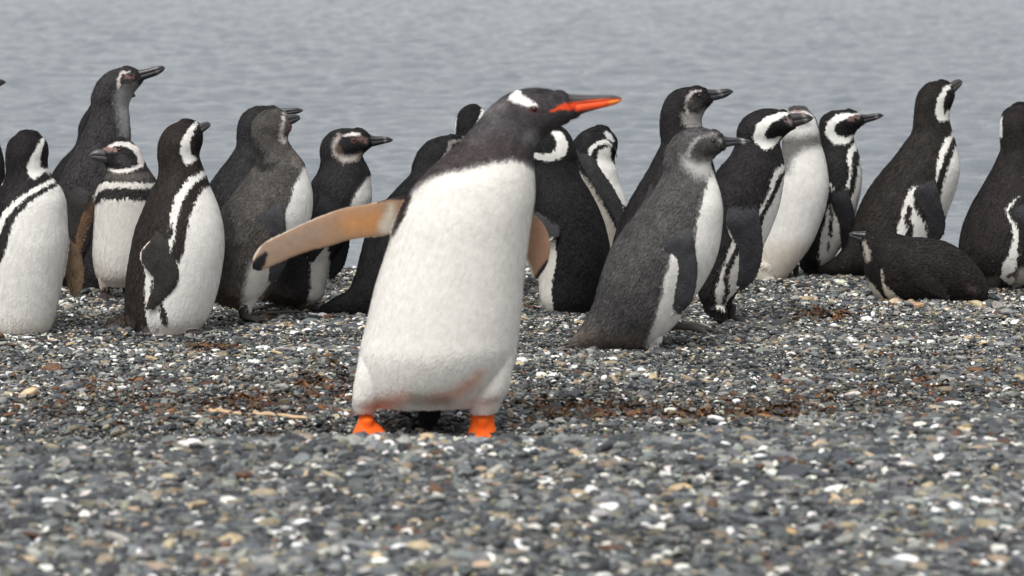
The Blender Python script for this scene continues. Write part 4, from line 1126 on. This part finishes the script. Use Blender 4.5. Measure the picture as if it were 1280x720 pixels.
birds[-1]['layers'] += [('all', None, (28,27,28), {'w': 'tailf'}),
    ('stroke', [S(395,290,10),S(365,303,12),S(335,320,14)], (142,122,106), {'w':'flip','s':12}),
    ('stroke', [S(440,282,12),S(462,280,14)], (176,126,82), {'w':'flip','s':14}), ('stroke', [S(472,266,2),S(464,288,2)], (184,126,76), {'w':'flip','s':10,'a':.6}),
    ('stroke', [S(490,262,3),S(484,286,10)], (196,188,172), {'w':'flip','s':7}), ('stroke', [S(512,248,6),S(500,249,3.4),S(488,251,2),S(474,254,1)], (40,36,37), {'w':'flip','s':2}),
    ('stroke', [S(506,258,3),S(500,276,3)], (52,44,44), {'w':'flip','s':2}),
    ('stroke', [S(480,299,1.6),S(455,301,1.6),S(434,305,1.8),S(411,312,1.8),S(386,318,1.6),S(360,328,1.4),S(340,336,1.2)], (226,220,208), {'w':'flip','s':1.5,'n':.3}),
    ('stroke', [S(470,254,1),S(430,260,1),S(378,281,1),S(329,305,1),S(315,330,1)], (214,196,178), {'w':'flip','s':1.5,'n':.3}),
    ('stroke', [S(321,336,7.5),S(327,328,7),S(333,319,3)], (26,25,27), {'w':'flip','s':2,'n':.4}),
    ('stroke', [S(665,275,8),S(675,300,12),S(675,325,12)], (154,120,98), {'w':'flip','s':6}),
    ('stroke', [S(670,356,4),S(678,344,4.4),S(685,332,2.6)], (34,32,34), {'w':'flip','s':1.5,'n':.3}), ('stroke', [S(657,326,1.6),S(662,340,2.4),S(666,352,1.6)], (224,216,204), {'w':'flip','s':1.5,'n':.3})]

for k, s in enumerate(birds):
    s['seed'] = 100 + k
    build_bird(s)
# ------------------------------------------------------------------ weed, sticks and single stones
def ribbon_cloud(name, spots, n, seed, colr, mat):
    rr = np.random.default_rng(seed)
    V = []; Fc = []; Cc = []; q = 0
    for _ in range(n):
        sx, sy, wx, wy = spots[rr.integers(len(spots))]
        px_, row = rr.normal(sx, wx), rr.normal(sy, wy)
        D = D_of_row(row)
        x0 = (px_ - 640) / F * D; y0 = D
        z0 = float(ground_z(x0, y0)) + rr.uniform(0.004, 0.012)
        L = rr.uniform(0.015, 0.06); w = rr.uniform(0.002, 0.006)
        a = rr.uniform(0, 6.28); m = 7
        curl = rr.normal(0, 2.5)
        p = np.array([x0, y0, z0]); tw = rr.uniform(0, 3)
        c = lin(colr[rr.integers(len(colr))]) * math.exp(rr.normal(0, .25))
        for k in range(m):
            s = L / m
            a += curl / m + rr.normal(0, .25)
            p = p + np.array([math.cos(a), math.sin(a), 0]) * s
            p[2] = z0 + 0.006 * math.sin(k / (m - 1) * 3.14) * rr.uniform(.5, 1.4)
            tw += rr.normal(0, .5)
            d = np.array([-math.sin(a) * math.cos(tw), math.cos(a) * math.cos(tw), math.sin(tw)]) * w * (1 - .6 * abs(k / (m - 1) - .4))
            up = np.array([0, 0, 0.0006])
            V += [p - d - up, p + d - up, p + d + up, p - d + up]; Cc += [c] * 4
            if k:
                b = q + 4 * (k - 1)
                for e in range(4):
                    Fc.append((b + e, b + (e + 1) % 4, b + 4 + (e + 1) % 4, b + 4 + e))
        Fc.append((q, q + 3, q + 2, q + 1)); Fc.append((q + 4 * (m - 1), q + 4 * (m - 1) + 1, q + 4 * (m - 1) + 2, q + 4 * (m - 1) + 3))
        q += 4 * m
    return mesh_from(name, np.array(V), [i for f in Fc for i in f], [len(f) for f in Fc], np.array(Cc), mat, True)


M_WEED = attr_mat('dried_weed', 0.55, 0.35, var=0.3)
weed = ribbon_cloud('seaweed', [(370,505,60,14),(300,520,90,10),(420,485,40,14),(780,520,40,6),(960,520,40,6),(860,524,60,6),(1150,490,80,18),(120,505,90,14),(1030,398,14,4),(262,440,16,3),(700,520,30,8)],
                    850, 5, [(96,62,38),(76,50,34),(60,43,33),(112,76,46),(46,37,31),(84,70,46)], M_WEED)
tag(weed, 'rust brown scraps of dried seaweed strewn along the strand line', 'seaweed', kind='stuff')


def wood_mat(name, c1, c2):
    m, t, b = principled(name)
    tc = t.nodes.new('ShaderNodeTexCoord'); mp = t.nodes.new('ShaderNodeMapping'); mp.inputs['Scale'].default_value = (12, 160, 160)
    n = t.nodes.new('ShaderNodeTexNoise'); n.inputs['Scale'].default_value = 1; n.inputs['Detail'].default_value = 5
    cr = t.nodes.new('ShaderNodeValToRGB'); cr.color_ramp.elements[0].color = srgb(c1); cr.color_ramp.elements[1].color = srgb(c2)
    cr.color_ramp.elements[0].position = .35; cr.color_ramp.elements[1].position = .65
    t.links.new(tc.outputs['Object'], mp.inputs[0]); t.links.new(mp.outputs[0], n.inputs['Vector']); t.links.new(n.outputs['Fac'], cr.inputs[0])
    t.links.new(cr.outputs[0], b.inputs['Base Color']); b.inputs['Roughness'].default_value = .8
    return m


def stick(label, p0, p1, rad, mat, seed, group=None):
    rr = np.random.default_rng(seed)
    (x0, r0), (x1, r1) = p0, p1
    D0, D1 = D_of_row(r0), D_of_row(r1)
    A = np.array([(x0 - 640) / F * D0, D0, 0]); B = np.array([(x1 - 640) / F * D1, D1, 0])
    L = np.linalg.norm(B - A); n = 8
    pts = [(k / n * L, rr.normal(0, rad * .3), rr.normal(0, rad * .22)) for k in range(n + 1)]
    rads = [rad * rr.uniform(.75, 1.15) * (1 - .45 * k / n) for k in range(n + 1)]
    v, f, _, _ = tube(pts, rads, seg=10)
    v = v + rr.normal(0, rad * .06, v.shape)
    o = mesh_from('driftwood_stick', v, [i for g in f for i in g], [len(g) for g in f], None, mat, True)
    zz = float(ground_z(A[0], A[1]))
    o.location = (A[0], A[1], zz + 0.010 + rad * .5)
    o.rotation_euler = (0, 0, math.atan2(B[1] - A[1], B[0] - A[0]))
    tag(o, label, 'stick', 'sticks washed up on the shingle')


M_PALE_WOOD = wood_mat('pale_wood', (150,122,92), (196,170,136))
M_DARK_WOOD = wood_mat('dark_wood', (44,40,38), (82,74,68))
stick('pale tan driftwood stick lying on the gravel left of the orange feet', (312,528), (380,535), 0.0062, M_PALE_WOOD, 1)
stick('short pale driftwood stump left of the longer pale stick', (257,524), (296,529), 0.0068, M_PALE_WOOD, 2)
stick('dark wet stick on the shingle behind the grey young bird foot', (312,391), (390,386), 0.0085, M_DARK_WOOD, 3)
stick('thin dark stick in front of the thicker wet one', (316,398), (372,396), 0.006, M_DARK_WOOD, 4)


def stone(name, label, cat, kind, px_, row, near_z, L, W, H, rgb, rz, seed):
    m, t, b = principled(name + '_surface')
    n = t.nodes.new('ShaderNodeTexNoise'); n.inputs['Scale'].default_value = 3; n.inputs['Detail'].default_value = 6
    cr = t.nodes.new('ShaderNodeValToRGB')
    cr.color_ramp.elements[0].color = srgb([v * .8 for v in rgb]); cr.color_ramp.elements[1].color = srgb([min(245, v * 1.08) for v in rgb])
    cr.color_ramp.elements[0].position = .3; cr.color_ramp.elements[1].position = .7
    tc = t.nodes.new('ShaderNodeTexCoord')
    t.links.new(tc.outputs['Object'], n.inputs['Vector']); t.links.new(n.outputs['Fac'], cr.inputs[0]); t.links.new(cr.outputs[0], b.inputs['Base Color'])
    b.inputs['Roughness'].default_value = .6
    me = chip_mesh(seed, kind, m)
    o = bpy.data.objects.new(name, me); C.objects.link(o)
    D = (CAMH - near_z) * F / (row + 93.0)
    x = (px_ - 640) / F * D
    o.location = (x, D, float(ground_z(x, D)) + 0.009)
    o.scale = (L, W / .72, H / .25)
    o.rotation_euler = (0.12, -0.05, rz)
    tag(o, label, cat)


stone('stone', 'large flat tan stone in the blurred foreground right of the walking bird', 'stone', 'chip', 853, 604, .14, .056, .042, .012, (188,166,128), .3, 31)
stone('stone', 'long dark flat slate in the foreground, right of the tan stone', 'stone', 'chip', 1000, 583, .14, .088, .055, .012, (56,60,66), .2, 33)
stone('stone', 'flat pinkish-tan stone in front of the lying penguin', 'stone', 'chip', 1148, 388, 0, .06, .045, .012, (176,142,112), .1, 36)
stone('stone', 'rounded yellowish pebble in the foreground below the long dark slate', 'stone', 'pebble', 995, 660, .14, .026, .024, .014, (178,150,104), .1, 37)
stone('shell', 'bright white shell in the foreground left of the flat tan stone', 'shell', 'pebble', 741, 607, .14, .028, .028, .014, (232,230,224), 1.1, 32)
stone('shell', 'flat white shell near the right edge above the blurred bank', 'shell', 'pebble', 1198, 511, 0, .05, .035, .008, (222,220,222), .1, 34)
stone('shell', 'white shell fragment in the foreground at lower left, below the pale stick', 'shell', 'pebble', 279, 627, .14, .04, .028, .01, (230,226,216), .1, 35)
